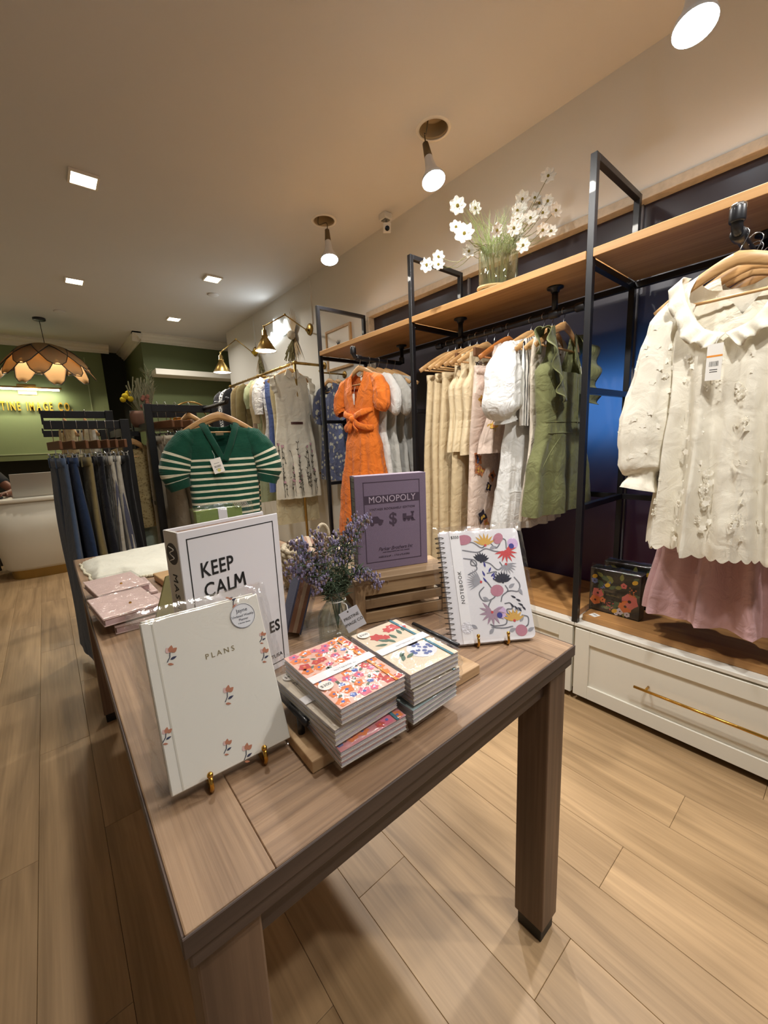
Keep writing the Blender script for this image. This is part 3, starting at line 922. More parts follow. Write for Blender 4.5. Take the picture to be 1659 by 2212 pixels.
def vest(lb, y, m, seed, hl, L=-.62, rz=0, belt=True):
    b = vest_body(seed, L)
    g = garment('waistcoat', lb, 'waistcoat', (RX, y, RZ), rz, b, m, hl, N=48, M=22)
    if belt:
        bt = MB()
        for s in (-1, 1):
            bt.tube([b.mp(s*.02, -.45), b.mp(s*.09, -.452), b.mp(s*.15, -.455)], .006, 6)
        ob('tie_belt', bt, m, g, smooth=True)
    bt = MB()
    for z in (-.34, -.40, -.46, -.52):
        bt.ball(b.mp(0, z), .006, 8, 4)
    ob('button', bt, m, g)
    return g
vest('farthest cream satin waistcoat with tie belt on the rail', 1.469, cream, 31, 'wooden hanger holding the farthest cream waistcoat', rz=.05)
vest('middle cream satin waistcoat with tie belt on the rail', 1.422, cream, 32, 'wooden hanger holding the middle cream waistcoat')
vest('nearest cream satin waistcoat beside the butterfly trousers', 1.362, cream, 33, 'wooden hanger holding the nearest cream waistcoat', rz=-.04)
trousers('wide beige trousers hanging behind the cream waistcoats', (RX+.02, 1.445, RZ), 0, beige, 1.12, ww=.16, lw=.11, hem=.15, hlabel='clip hanger between the cream waistcoats', group='beige trousers on the long rail', seed=9, d=.018, dh=.03)
def butterfly(mbs, x, z, s, mp, a, cols):
    for sg in (1, -1):
        mbs[cols[0]].leaf(x, z, a+sg*.75, s, s*.36, 0, mp)
        mbs[cols[0]].leaf(x, z, a+PI-sg*.75, s*.75, s*.3, 0, mp)
        mbs[cols[1]].leaf(x, z, a+sg*.75, s*.55, s*.18, -.0006, mp)
    mbs[2].leaf(x-s*.25*cos(a), z-s*.25*sin(a), a, s*.5, s*.05, -.001, mp)
pinkp = cloth('blush_print', '#e3cdbd', rough=.7, crease=.5)
bcols = [mat('print_rust', '#c07a4e', .8), mat('print_blue', '#6d7aa6', .8), mat('print_ink', '#2b2430', .8), mat('print_ochre', '#d2a94c', .8)]
def bprint(parent, mp, xr, zr, n, s, seed):
    r = random.Random(seed); mbs = [MB() for _ in range(4)]
    for _ in range(n):
        butterfly(mbs, r.uniform(*xr), r.uniform(*zr), s*r.uniform(.7, 1.2), mp, r.uniform(0, 6.28), r.choice(((0, 3), (0, 1), (3, 0), (0, 2), (2, 3))))
    for mb, mm, nm in zip(mbs, bcols, ('rust', 'blue', 'ink', 'ochre')):
        if mb.v: ob('butterfly_print', mb, mm, parent)['kind'] = 'stuff'
yb = 1.311
g = trousers('blush trousers printed with butterflies on the long rail', (RX, yb, RZ), 0, pinkp, 1.10, ww=.16, lw=.11, hem=.15, hlabel='clip hanger holding the butterfly trousers', seed=12, d=.02, dh=.03)
def tmp_(x, z, y=0):
    v = (-z-.215)/1.07
    dd = .02+.01*v
    return V((x, -dd-.009+y, z))
bprint(g, tmp_, (-.19, -.03), (-1.2, -.3), 13, .042, 4)
bprint(g, tmp_, (.03, .19), (-1.2, -.3), 10, .042, 5)
b = vest_body(41, -.60)
g = garment('printed_top', 'sleeveless blush top with butterfly print and peplum hem', 'top', (RX, 1.231, RZ), -.03, Body([(-.08, .12, .012), (-.2, .125, .03), (-.3, .165, .035), (-.40, .15, .035), (-.62, .23, .05)], .125, (.07, .14, .03, 'v'), -.62, fold=(11, .010), seed=41, foldz=-.36), pinkp, 'dark wooden hanger holding the butterfly top', hm=wood('hanger_dark', '#8a4f22', '#b9743a', 'x', 1.2, .4, .1), N=56, M=24)
bb = Body([(-.08, .12, .012), (-.2, .125, .03), (-.3, .165, .035), (-.40, .15, .035), (-.62, .23, .05)], .125, (.07, .14, .03, 'v'), -.62, fold=(11, .010), seed=41, foldz=-.36)
bprint(g, bb.mp, (-.15, .15), (-.58, -.3), 14, .032, 6)
# white dress with puff sleeve, striped blouse between
P = [(-.08, .12, .02), (-.13, .18, .03), (-.26, .18, .05), (-.48, .165, .05), (-.62, .19, .06), (-.80, .215, .065), (-.805, .22, .075), (-.98, .25, .085)]
b = Body(P, .165, (.075, .09, .03, 'v'), -.985, fold=(14, .010), seed=51, foldz=-.5)
wdress = cloth('bright_white_cotton', '#e9e8e4', crease=.6, thin=.1)
g = garment('tiered_dress', 'bright white cotton dress with big puff sleeves and tiered hem', 'dress', (RX, 1.105, RZ), -.10, b, wdress, 'wooden hanger holding the bright white tiered dress', N=72, M=34)
for s in (-1, 1):
    ob('sleeve', sweep([(s*.13, 0, -.13), (s*.175, -.01, -.175), (s*.21, -.02, -.27), (s*.22, -.02, -.40), (s*.205, -.02, -.455), (s*.20, -.02, -.475)], [(.035, .8), (.06, .85), (.09, .85), (.10, .85), (.055, .8), (.06, .8)], 30, 7, .05, 10, s+3), wdress, g, smooth=True)
ob('seam', MB().tube([b.mp(x*.02, -.805) for x in range(-10, 11)], .002, 5), wdress, g)
strp = cloth('black_stripe', '#ece9e2', '#17171b', 'vstripe', w=.009, thr=.3)
P = [(-.08, .12, .012), (-.13, .17, .018), (-.26, .175, .022), (-.5, .18, .025)]
g = garment('striped_blouse', 'white blouse with black stripes behind the olive romper', 'blouse', (RX, 1.04, RZ), 0, Body(P, .165, (.085, .14, .03, 'v'), -.5, fold=(7, .004), seed=55), strp, 'wooden hanger holding the striped blouse', N=48, M=20)
P = [(-.08, .12, .012), (-.13, .17, .018), (-.26, .18, .022), (-.5, .17, .022), (-.92, .25, .03)]
g = garment('white_slip_dress', 'plain ivory dress whose hem shows below the olive romper', 'dress', (RX+.02, 1.01, RZ), .02, Body(P, .15, (.08, .14, .03, 'r'), -.935, fold=(14, .006), seed=56, foldz=-.5), cloth('ivory_cotton', '#ded2c0'), 'wooden hanger holding the plain ivory dress', N=48, M=20)
# olive romper
olive = cloth('olive_twill', '#77794f', crease=.55)
P = [(-.09, .135, .012), (-.2, .13, .03), (-.275, .205, .05), (-.40, .19, .055), (-.49, .18, .05), (-.54, .19, .055), (-.70, .25, .065), (-.895, .275, .07)]
b = Body(P, .135, (.095, .20, .19, 's'), -.90, z0=-.07, slope=.5, fold=(5, .012), seed=61, foldz=-.5, flat=.6)
g = garment('romper', 'olive green romper with ruffled straps and price tag', 'romper', (RX, .945, RZ), .0, b, olive, 'wooden hanger holding the olive romper', N=80, M=36)
ob('waist_seam', MB().tube([b.mp(x*.0175, -.487) for x in range(-10, 11)], .0022, 5), olive, g)
ob('waist_seam', MB().tube([b.mp(x*.0175, -.535) for x in range(-10, 11)], .0022, 5), olive, g)
ob('centre_seam', MB().tube([b.mp(.055, z*-.01) for z in range(29, 88, 4)], .002, 5), olive, g)
pk = MB()
for s in (-1, 1):
    pk.tube([b.mp(s*.09, -.545), b.mp(s*.17, -.62), b.mp(s*.225, -.69)], .002, 5)
ob('pocket_edge', pk, olive, g)
for s in (-1, 1):
    ob('ruffle', ruffle([(s*.125, .035, -.19), (s*.135, .01, -.085), (s*.135, -.03, -.12), (s*.13, -.055, -.22), (s*.115, -.068, -.33), (s*.09, -.075, -.40)], .085, (s*1, -.25, -.12), 72, .016, 5), olive, g, smooth=True, sol=.002)
swing_tag(g, (.06, -.075, -.33), .026, .10, (0, .1, 0), bars=False)
ob('tag_string', MB().tube([(.055, -.06, -.24), (.06, -.075, -.33)], .0007, 5), paper, g)

# ---------------------------------------------------------------- near bay: lace blouse over a pink dress
lace = cloth('ivory_lace', '#f0ead9', crease=.22, bump=.3, weave=500, thin=.08)
pinkd = cloth('pink_linen', '#d2aaac', crease=.4, bump=.4)
P = [(-.08, .13, .02), (-.14, .165, .04), (-.26, .16, .06), (-.45, .15, .065), (-.62, .158, .07), (-.93, .178, .08)]
bl = Body(P, .16, (.105, .19, .05, 'r'), -.925, fold=(8, .016), seed=71, foldz=-.22, wav=.006, scal=.012)
ya, xa = .295, 1.60
g = garment('lace_blouse', 'ivory embroidered lace blouse with ruffled neck and long sleeves', 'blouse', (xa, ya, A1), -PI/2, bl, lace, 'wooden hanger holding the ivory lace blouse', N=180, M=40)
SL = []
for s in (-1, 1):
    slv = sweep([(s*.125, 0, -.145), (s*.16, -.005, -.22), (s*.185, -.01, -.36), (s*.205, -.015, -.52), (s*.205, -.02, -.65), (s*.20, -.025, -.69), (s*.205, -.03, -.735)], [(.036, .85), (.056, .85), (.064, .85), (.078, .85), (.072, .85), (.042, .9), (.06, .9)], 32, 7, .05, 7, s+8)
    SL.append(slv); ob('sleeve', slv, lace, g, smooth=True)
emb = MB()
er = random.Random(5)
for i in range(120):
    x, z = er.uniform(-.14, .14), er.uniform(-.90, -.29)
    if er.random() < .35: emb.flower(x, z, .0105, 5, .0015, bl.mp, er.random()*6)
    elif er.random() < .5: emb.disc(x, z, .003, .0015, 8, bl.mp)
    else:
        for k in range(9): emb.disc(x+.010*cos(k*.7), z+.008*sin(k*.7), .0026, .0015, 7, bl.mp)
ob('embroidery', emb, cloth('lace_thread', '#f6f1e2', crease=.1), g, sol=.001)['kind'] = 'stuff'
for s in (-1, 1):
    em2 = MB()
    cand = [p for p in SL[(s+1)//2].v if p[1] < -.03 and -.62 < p[2] < -.2]
    for p in er.sample(cand, 26):
        em2.flower(p[0], p[2], .0105, 5, p[1]-.0015, None, er.random()*6)
    ob('embroidery', em2, MC['lace_thread'], g, sol=.001)['kind'] = 'stuff'
    ob('neck_ruffle', ruffle([(s*.115, .02, -.075), (s*.125, -.03, -.085), (s*.10, -.052, -.17), (s*.055, -.068, -.245), (0, -.072, -.272)], .05, (s*.55, -.28, -.7), 60, .010, 7), lace, g, smooth=True, sol=.002)
swing_tag(g, (-.015, -.095, -.30), .036, .10, (0, 0, 0), band='#e8963a')
# a second ivory blouse just behind
b2 = Body(P, .175, (.095, .13, .04, 'v'), -.90, fold=(8, .010), seed=72, foldz=-.22)
g = garment('lace_blouse', 'second ivory blouse tucked close behind the embroidered one', 'blouse', (xa+.075, ya-.02, A1), -PI/2-.05, b2, cloth('ivory_cotton2', '#e3dbc8', crease=.6), 'wooden hanger holding the second ivory blouse', N=56, M=26)
P = [(-.08, .13, .015), (-.13, .185, .025), (-.26, .185, .04), (-.50, .17, .045), (-.80, .185, .055), (-.94, .195, .06), (-.945, .195, .066), (-1.21, .235, .085)]
bp_ = Body(P, .17, (.08, .22, .04, 'v'), -1.215, fold=(8, .022), seed=73, foldz=-.5)
g = garment('pink_dress', 'dusty pink tiered dress hanging below the lace blouse', 'dress', (xa+.15, ya-.01, A1), -PI/2+.04, bp_, pinkd, 'wooden hanger holding the dusty pink dress', N=72, M=34)
for s in (-1, 1):
    ob('sleeve', sweep([(s*.135, 0, -.14), (s*.175, 0, -.20), (s*.205, 0, -.30), (s*.20, 0, -.36)], [(.035, .6), (.05, .6), (.06, .6), (.048, .6)], 22, 6, .05, 8, s), pinkd, g, smooth=True)
b3 = Body([(z, w*.97, d) for z, w, d in P], .17, (.08, .2, .04, 'v'), -1.16, fold=(9, .012), seed=74, foldz=-.5)
garment('pink_dress', 'mauve dress at the wall side of the pink one', 'dress', (xa+.235, ya-.03, A1), -PI/2-.03, b3, cloth('mauve_linen', '#a98aa6', crease=.7), 'wooden hanger holding the mauve dress', N=56, M=26)

# ================================================================ BRASS RACK AND WALL LAMPS
BX, BZ, BY0, BY1 = 1.88, 1.945, 3.46, 5.12
br = root('brass_rack', 'brass pipe clothes rack fixed to the white wall', 'rack', (0, 0, 0))
def bp(name, pts, r=.0125): return ob(name, MB().tube(pts, r, 12), brass, br, smooth=True)
bp('rail', [(BX, BY0, BZ), (BX, BY1, BZ)])
for y in (BY0, 4.28, BY1):
    bp('wall_arm', [(BX, y, BZ), (XW, y, BZ)])
    ob('flange', MB().lathe([(.034, 0), (.034, .006), (.018, .01)], 20, (XW-.011, y, BZ), Matrix.Rotation(-PI/2, 4, 'Y') @ Matrix.Translation((0, 0, -.011))), brass, br, smooth=True)
    ob('joint', MB().lathe([(.016, -.022), (.018, -.018), (.018, .018), (.016, .022)], 14, (BX, y, BZ), Matrix.Rotation(PI/2, 4, 'X')), brass, br, smooth=True)
for y in (BY0, BY1):
    bp('upright', [(BX, y, 0), (BX, y, BZ)])
    bp('lower_arm', [(BX, y, .92), (XW, y, .92)], .010)
    ob('joint', MB().lathe([(.016, -.02), (.018, -.016), (.018, .016), (.016, .02)], 14, (BX, y, .92)), brass, br, smooth=True)
    ob('foot', MB().lathe([(.035, 0), (.035, .006), (.018, .012)], 18, (BX, y, 0)), brass, br, smooth=True)
BRD = .0125
def simple(name, label, cat, y, m, L, seed, w=.19, wb=.24, neck=(.08, .06, .02, 'r'), slv=None, fold=(10, .007), rz=0, d=.03, x=BX, z=BZ, hm=None):
    P = [(-.08, .12, .012), (-.13, w*.95, d*.6), (-.26, w, d), (-.5, w*.92, d), (L, wb, d*1.3)]
    b = Body(P, w*.92, neck, L, fold=fold, seed=seed, foldz=-.4)
    g = garment(name, label, cat, (x, y, z), rz, b, m, 'wooden hanger holding the '+label.split(' with ')[0].split(' on ')[0].split(' beside ')[0].split(' behind ')[0], N=44, M=22, rod=BRD)
    if slv:
        L2 = slv
        for s in (-1, 1):
            ob('sleeve', sweep([(s*w*.82, 0, -.125), (s*(w+.025), 0, -.20), (s*(w+.05), -.005, -.12-L2*.6), (s*(w+.045), -.01, -.12-L2)], [(.05, .5), (.055, .5), (.05, .5), (.04, .5)], 18, 6, .03, 6, s+seed), m, g, smooth=True)
    return g, b
# near to far
flw = cloth('floral_ivory', '#dcd6c4', crease=.4)
P = [(-.075, .11, .03), (-.13, .155, .04), (-.25, .165, .055), (-.48, .165, .06), (-.75, .20, .07), (-1.25, .225, .08)]
b = Body(P, .15, (.05, .05, .0, 'v'), -1.24, z0=-.075, fold=(9, .010), seed=81, foldz=-.5)
g = garment('shirt_dress', 'ivory collared shirt dress with sketched wildflowers and narrow belt', 'dress', (BX-.03, 3.50, BZ), -.05, b, flw, 'wooden hanger holding the wildflower shirt dress', rod=BRD)
co = MB()
for s in (-1, 1):
    co.prism([(0, -.10), (s*.05, -.055), (s*.075, -.115), (s*.03, -.15)][::s], -.05, -.045)
ob('collar', co, flw, g)
for s in (-1, 1):
    ob('cap_sleeve', ruffle([(s*.12, .03, -.09), (s*.16, 0, -.12), (s*.165, -.04, -.20), (s*.155, -.05, -.27)], .055, (s*1, -.1, -.35), 30, .01, 4), flw, g, smooth=True, sol=.002)
ob('belt', MB().grid(lambda u, v: b.mp(-.06+.12*u, -.53-.022*v), 8, 1), mat('belt_brown', '#4b2a24', .5), g, sol=.003)
ink = mat('sketch_ink', '#4a463c', .8); pk_ = mat('sketch_pink', '#c59aa4', .8)
sk = MB(); fl = MB(); er = random.Random(8)
for i in range(26):
    x = -.2+.4*(i+.5)/26+er.uniform(-.01, .01); z = -1.22; pts = [(x, z)]; h = er.uniform(.2, .5); dx = er.uniform(-.06, .06)
    for k in range(1, 9):
        pts.append((x+dx*(k/8)**1.5+.006*sin(k*1.7+i), z+h*k/8))
    pts = [(max(-.19, min(.19, a)), q) for a, q in pts]
    sk.stroke(pts, .0032, 0, b.mp)
    for k in range(2, 9):
        a, q = pts[k]
        for sg in (1, -1):
            if er.random() < .6: sk.leaf(a, q, PI/2+sg*.7, .028*er.uniform(.6, 1.2), .0035, 0, b.mp)
    if er.random() < .5: fl.flower(pts[-1][0], pts[-1][1], .016, 5, -.0005, b.mp, er.random())
    if er.random() < .4: fl.flower(pts[4][0], pts[4][1], .014, 5, -.0005, b.mp, er.random())
o = ob('wildflower_print', sk, ink, g); o['kind'] = 'stuff'
o = ob('wildflower_print', fl, pk_, g); o['kind'] = 'stuff'
satin = cloth('white_satin', '#e9e8e6', rough=.25, crease=.9)
data = [('long_dress', 'cream lace-trimmed long dress showing below the wildflower dress', 'dress', 3.60, cloth('cream_lace', '#d6c9a4', crease=.7, bump=.8), -1.50, 0, .2),
        ('blue_dress', 'cornflower blue straight dress beside the wildflower dress', 'dress', 3.68, cloth('cornflower', '#5a6da8'), -1.18, 0, .21),
        ('satin_blouse', 'shiny white satin blouse with ruffled front on the brass rack', 'blouse', 3.76, satin, -.80, .32, .2),
        ('sheer_blouse', 'sheer champagne blouse behind the satin one', 'blouse', 3.86, cloth('champagne', '#bba985', rough=.5), -.95, .4, .2),
        ('print_dress', 'pale green print dress in the middle of the brass rack', 'dress', 3.97, cloth('pale_green', '#a8b08c', '#d8d6c0', 'spots', .8, thr=.22), -1.30, .25, .2),
        ('knit_dress', 'dusty rose long dress in the middle of the brass rack', 'dress', 4.08, cloth('rose_taupe', '#a8917f'), -1.32, 0, .2),
        ('cardigan', 'olive brown long-sleeved knit jumper on the brass rack', 'jumper', 4.22, cloth('olive_knit', '#7d6f48', crease=.3), -.70, .50, .2),
        ('cardigan', 'tan long-sleeved knit jumper beside the black coat', 'jumper', 4.36, cloth('tan_knit', '#8d7a52', crease=.3), -.72, .52, .2),
        ('coat', 'long black coat with woven trim on the brass rack', 'coat', 4.55, cloth('black_wool', '#16161a', crease=.3), -1.05, .55, .22),
        ('jacket', 'black and white tweed jacket behind the black coat', 'jacket', 4.72, cloth('tweed', '#d8d8d6', '#1c1c20', 'spots', 4, thr=.45), -.75, .5, .21),
        ('jacket', 'black knit jacket farthest along the brass rack', 'jacket', 4.90, cloth('black_knit', '#1d1d22', '#3a3a40', 'spots', 4, thr=.3), -.75, .5, .21)]
for i, (nm, lb, ct, y, m, L, slv, w) in enumerate(data):
    simple(nm, lb, ct, y, m, L, 90+i, w=w, wb=w+.03, slv=slv, rz=-.06*(i % 3))
# small wall arm with the blue flowered tops
arm = root('garment_arm', 'short brass arm on the wall holding blue flowered tops', 'clothes rail', (XW, 3.13, 1.815))
ob('plate', MB().lathe([(.032, 0), (.032, .006), (.014, .01)], 20, (0, 0, 0), Matrix.Rotation(-PI/2, 4, 'Y')), brass, arm, smooth=True)
ob('rod', MB().tube([(0, 0, 0), (-.25, 0, 0), (-.262, 0, .004), (-.268, 0, .018)], .007, 10), brass, arm, smooth=True)
bluef = cloth('blue_flower', '#4d5573', '#a9a898', 'spots', 1.6, thr=.34)
for i, (x, lb) in enumerate(((-.17, 'blue flowered puff-sleeve top nearer the room'), (-.08, 'blue flowered puff-sleeve top nearer the wall'))):
    P = [(-.08, .11, .02), (-.14, .16, .03), (-.26, .165, .04), (-.46, .15, .04), (-.5, .17, .045), (-.94, .215, .055)]
    b = Body(P, .15, (.09, .10, .05, 'r'), -.94, fold=(12, .007), seed=110+i, foldz=-.4)
    g = garment('puff_top', lb+' on the short brass arm', 'top', (XW+x, 3.13, 1.815), -PI/2+.04*i, b, bluef, 'wooden hanger holding the '+lb, rod=.007, N=52, M=24)
    for s in (-1, 1):
        ob('sleeve', sweep([(s*.12, 0, -.13), (s*.165, 0, -.17), (s*.205, 0, -.24), (s*.225, 0, -.34), (s*.215, 0, -.39), (s*.225, 0, -.42)], [(.035, .6), (.055, .6), (.072, .6), (.075, .6), (.042, .6), (.055, .6)], 24, 6, .06, 9, s), bluef, g, smooth=True)

# swing-arm wall lamps
lampw = mat('lamp_inner', '#f4f2ea', .4, emit=3, ecol=(1, .95, .85))
def walllamp(base, joint, head, label):
    t = root('wall_lamp', label, 'wall lamp', base, group='brass swing-arm wall lamps')
    B = V(base); J = V(joint)-B; H = V(head)-B
    ob('base', MB().lathe([(.055, 0), (.055, .01), (.045, .018), (.02, .024)], 28, (0, 0, 0), Matrix.Rotation(-PI/2, 4, 'Y')), brass, t, smooth=True)
    ob('pivot', MB().ball((-.04, 0, -.01), .016, 10, 6), brass, t, smooth=True)
    ob('arm', MB().tube([(-.02, 0, -.005), (-.045, 0, -.01), J], .0055, 8), brass, t, smooth=True)
    ob('arm', MB().tube([J, H], .0055, 8), brass, t, smooth=True)
    ob('joint', MB().ball(J, .012, 10, 6), brass, t, smooth=True)
    ob('joint', MB().ball(H, .011, 10, 6), brass, t, smooth=True)
    ob('shade', MB().lathe([(.008, 0), (.010, -.03), (.022, -.032), (.024, -.075), (.030, -.078), (.030, -.085), (.024, -.088), (.095, -.21), (.097, -.213)], 32, H, cap=False), brass, t, smooth=True)
    ob('shade_inside', MB().lathe([(.018, -.10), (.092, -.209)], 32, H, cap=False), lampw, t, smooth=True)
    ob('bulb', MB().ball(H+V((0, 0, -.165)), .028, 12, 8), mat('warm_bulb', (1, .9, .75), .3, emit=18, ecol=(1, .9, .74)), t, smooth=True)
    l = bpy.data.lights.new('lamp_light', 'SPOT'); l.energy = 9; l.color = (1, .9, .74); l.spot_size = 2.2; l.spot_blend = .5; l.shadow_soft_size = .03
    lo = bpy.data.objects.new('lamp_light', l); C.objects.link(lo); lo.parent = t; lo.location = H+V((0, 0, -.2))
walllamp((XW, 3.68, 2.325), (1.87, 3.557, 2.378), (1.70, 3.65, 2.275), 'nearer brass swing-arm wall lamp with cone shade')
walllamp((XW, 5.02, 2.365), (1.90, 4.85, 2.44), (1.66, 4.72, 2.245), 'farther brass swing-arm wall lamp with cone shade')
# neon sign: one bent glass tube of script loops
neon_m = mat('neon_white', (.9, .96, 1), .3, emit=3, ecol=(.88, .96, 1))
t = root('neon_sign', 'white glowing neon script sign on the white wall', 'neon sign', (XW, 4.40, 2.40))
def nz(pts): return [(-.02, -y, z) for y, z in pts]
nb = MB(); y = -.32; pts = []
for k, (h, w) in enumerate(((.03, .05), (.05, .06), (.06, .06), (.16, .07), (.12, .07), (.05, .06), (.06, .06))):
    x0 = -.30+k*.085
    pts += [(x0, -.06+k*.012), (x0+.02, h-.03+k*.014), (x0+.045, h*.9-.02+k*.014), (x0+.055, -.05+k*.012)]
nb.tube(spline(nz(pts), 5), .006, 8)
ob('script_tube', nb, neon_m, t, smooth=True)
nb = MB().tube(spline(nz([(-.33, -.10), (-.1, -.07), (.1, -.035), (.32, .02)]), 6), .006, 8)
ob('underline_tube', nb, neon_m, t, smooth=True)
ob('backing', MB().bx(-.014, -.004, -.34, .34, -.02, -.012), mat('acrylic', '#c9d2d6', .1), t)
for y_ in (-.25, .25): ob('standoff', MB().tube([(0, y_, -.016), (-.014, y_, -.016)], .006, 8), steel, t)
l = bpy.data.lights.new('neon_light', 'AREA'); l.shape = 'RECTANGLE'; l.size = .6; l.size_y = .15; l.energy = 1.6; l.color = (.85, .94, 1)
lo = bpy.data.objects.new('neon_light', l); C.objects.link(lo); lo.parent = t; lo.location = (-.06, 0, 0); lo.rotation_euler = (0, PI/2, 0)
# dried flower bunches
straw = mat('dried_straw', '#a08a66', .9, var=.3, vs=20); palm = mat('dried_palm', '#b09a7c', .9, var=.2, vs=20)
olivl = mat('dried_olive', '#6d6440', .9, var=.3, vs=20); yell = mat('craspedia', '#c8a72c', .9, bump=.6, bs=300)
def bunch(loc, label, fan=True, seed=1, ball=True):
    r = random.Random(seed)
    t = root('dried_bunch', label, 'dried flowers', loc)
    if fan:
        for i in range(9):
            a = math.radians(62+i*9); L = .27-.02*abs(i-3)
            ob('palm_leaf', MB().tube([(-.012-.002*i, 0, 0), (-.02-.002*i, .5*L*cos(a), .5*L*sin(a)), (-.025-.002*i, L*cos(a), L*sin(a))], [.006, .011, .002], 6, fl=.2, up=(0, 1, .2)), palm, t)
    for i in range(10):
        a = math.radians(-118+i*7+r.uniform(-3, 3)); L = r.uniform(.2, .3)
        ob('palm_leaf', MB().tube([(-.012, 0, 0), (-.02-.002*(i % 3), .5*L*cos(a), .5*L*sin(a)), (-.02, L*cos(a), L*sin(a))], [.004, .010, .002], 6, fl=.2, up=(0, 1, .2)), palm if i % 2 else straw, t)
    g = MB()
    for i in range(26):
        a = math.radians(r.uniform(-85, -40) if fan else r.uniform(-125, -85)); L = r.uniform(.14, .30)
        g.tube([(-.02, 0, 0), (-.035, .5*L*cos(a), .5*L*sin(a)), (-.03+r.uniform(-.03, .01), L*cos(a), L*sin(a))], [.001, .002, .006], 5)
        for k in range(5):
            q = .5+.1*k
            g.leaf(L*q*cos(a), L*q*sin(a), a+r.choice((.6, -.6)), .03, .003, -.04, lambda x, z, y: V((y, x, z)))
    ob('grass_plumes', g, olivl, t)['kind'] = 'stuff'
    if ball:
        ob('white_ball', MB().ball((-.05, .0, 0), .045, 14, 8), mat('pampas_ball', '#bdb3a0', .95, bump=.8, bs=120), t, smooth=True)
    else:
        for i in range(5):
            ob('yellow_head', MB().ball((-.04, .03+.025*i, .02+.015*(i % 3)), .017, 8, 5), yell, t, smooth=True)
bunch((XW, 3.98, 2.33), 'dried palm fan bunch right of the neon sign', True, 1, True)
bunch((XW, 4.87, 2.31), 'dried grass bunch with yellow heads left of the neon sign', False, 2, False)
# framed sketch
t = root('framed_sketch', 'light wood framed botanical sketch on the wall behind the rack', 'picture', (XW, 3.185, 2.05))
fw = wood('frame_oak', '#b08a58', '#cfa977', 'z', 1, .5, .1)
w2, h2 = .20, .18
ob('backing', boxmb(-.012, -.002, -w2+.01, w2-.01, -h2+.01, h2-.01), paper, t)
for nm, q in (('frame_side', (-w2, -w2+.022, -h2, h2)), ('frame_side', (w2-.022, w2, -h2, h2)), ('frame_side', (-w2+.022, w2-.022, h2-.022, h2)), ('frame_side', (-w2+.022, w2-.022, -h2, -h2+.022))):
    ob(nm, boxmb(-.022, 0, *q), fw, t, bev=.002)
dr = MB()
for a in (50, 75, 100, 125):
    dr.leaf(0, .02, math.radians(a), .06, .006, 0, lambda x, z, y: V((-.0128, -x, z)))
    dr.leaf(.0, -.11, math.radians(a-20), .035, .004, 0, lambda x, z, y: V((-.0128, -x, z)))
dr.stroke([(0, .02), (.005, -.05), (-.01, -.12)], .003, 0, lambda x, z, y: V((-.0128, -x, z)))
ob('sketch', dr, mat('sketch_grey', '#66676b', .8), t)

# ================================================================ BLACK RACKS ON THE LEFT
blk = mat('black_wood', '#121214', .45)
ra = root('black_rack', 'black rack with flat arms holding jeans and trousers', 'rack', (0, 0, 0))
for x, y in ((.375, 2.72), (.375, 3.30), (.375, 3.75)):
    ob('post', boxmb(x-.022, x+.022, y-.022, y+.022, 0, {2.72: 1.385, 3.30: 1.48, 3.75: 1.38}[y]), blk, ra, bev=.002)
for y, z in ((2.72, 1.358), (3.30, 1.456), (3.75, 1.356)):
    a = ob('arm', boxmb(.022, .353, y-.006, y+.006, z-.025, z+.02), blk, ra, bev=.002)
    ob('arm_stop', boxmb(.018, .028, y-.012, y+.012, z+.0, z+.035), blk, a)
ob('base_bar', boxmb(.35, .40, 2.742, 3.278, 0, .04), blk, ra); ob('base_bar', boxmb(.35, .40, 3.322, 3.728, 0, .04), blk, ra)
ob('top_bar', boxmb(.36, .39, 2.742, 3.278, 1.30, 1.34), blk, ra); ob('base_foot', boxmb(.12, .353, 2.70, 2.74, 0, .03), blk, ra)
rb = root('black_rack', 'black square rack holding linen trousers and green striped jumpers', 'rack', (0, 0, 0))
for x, y in ((.505, 2.74), (.88, 2.74), (.505, 3.2), (.88, 3.2)):
    ob('post', boxmb(x-.02, x+.02, y-.02, y+.02, 0, 1.475), blk, rb, bev=.002)
ob('top_bar', boxmb(.525, .86, 2.725, 2.755, 1.43, 1.473), blk, rb, bev=.002)
ob('top_bar', boxmb(.525, .86, 3.185, 3.215, 1.43, 1.473), blk, rb, bev=.002)
for x in (.505, .88): ob('side_bar', boxmb(x-.015, x+.015, 2.762, 3.178, 1.33, 1.37), blk, rb, bev=.002)
ob('lower_shelf', boxmb(.50, .86, 2.77, 3.17, .865, .89), blk, rb, bev=.002)
ob('display_shelf', boxmb(.50, .88, 2.80, 3.17, 1.335, 1.355), blk, rb, bev=.002)
ob('front_arm', MB().tube([(.82, 2.725, 1.452), (.82, 2.32, 1.452), (.82, 2.30, 1.475)], .011, 10), blk, rb, smooth=True)
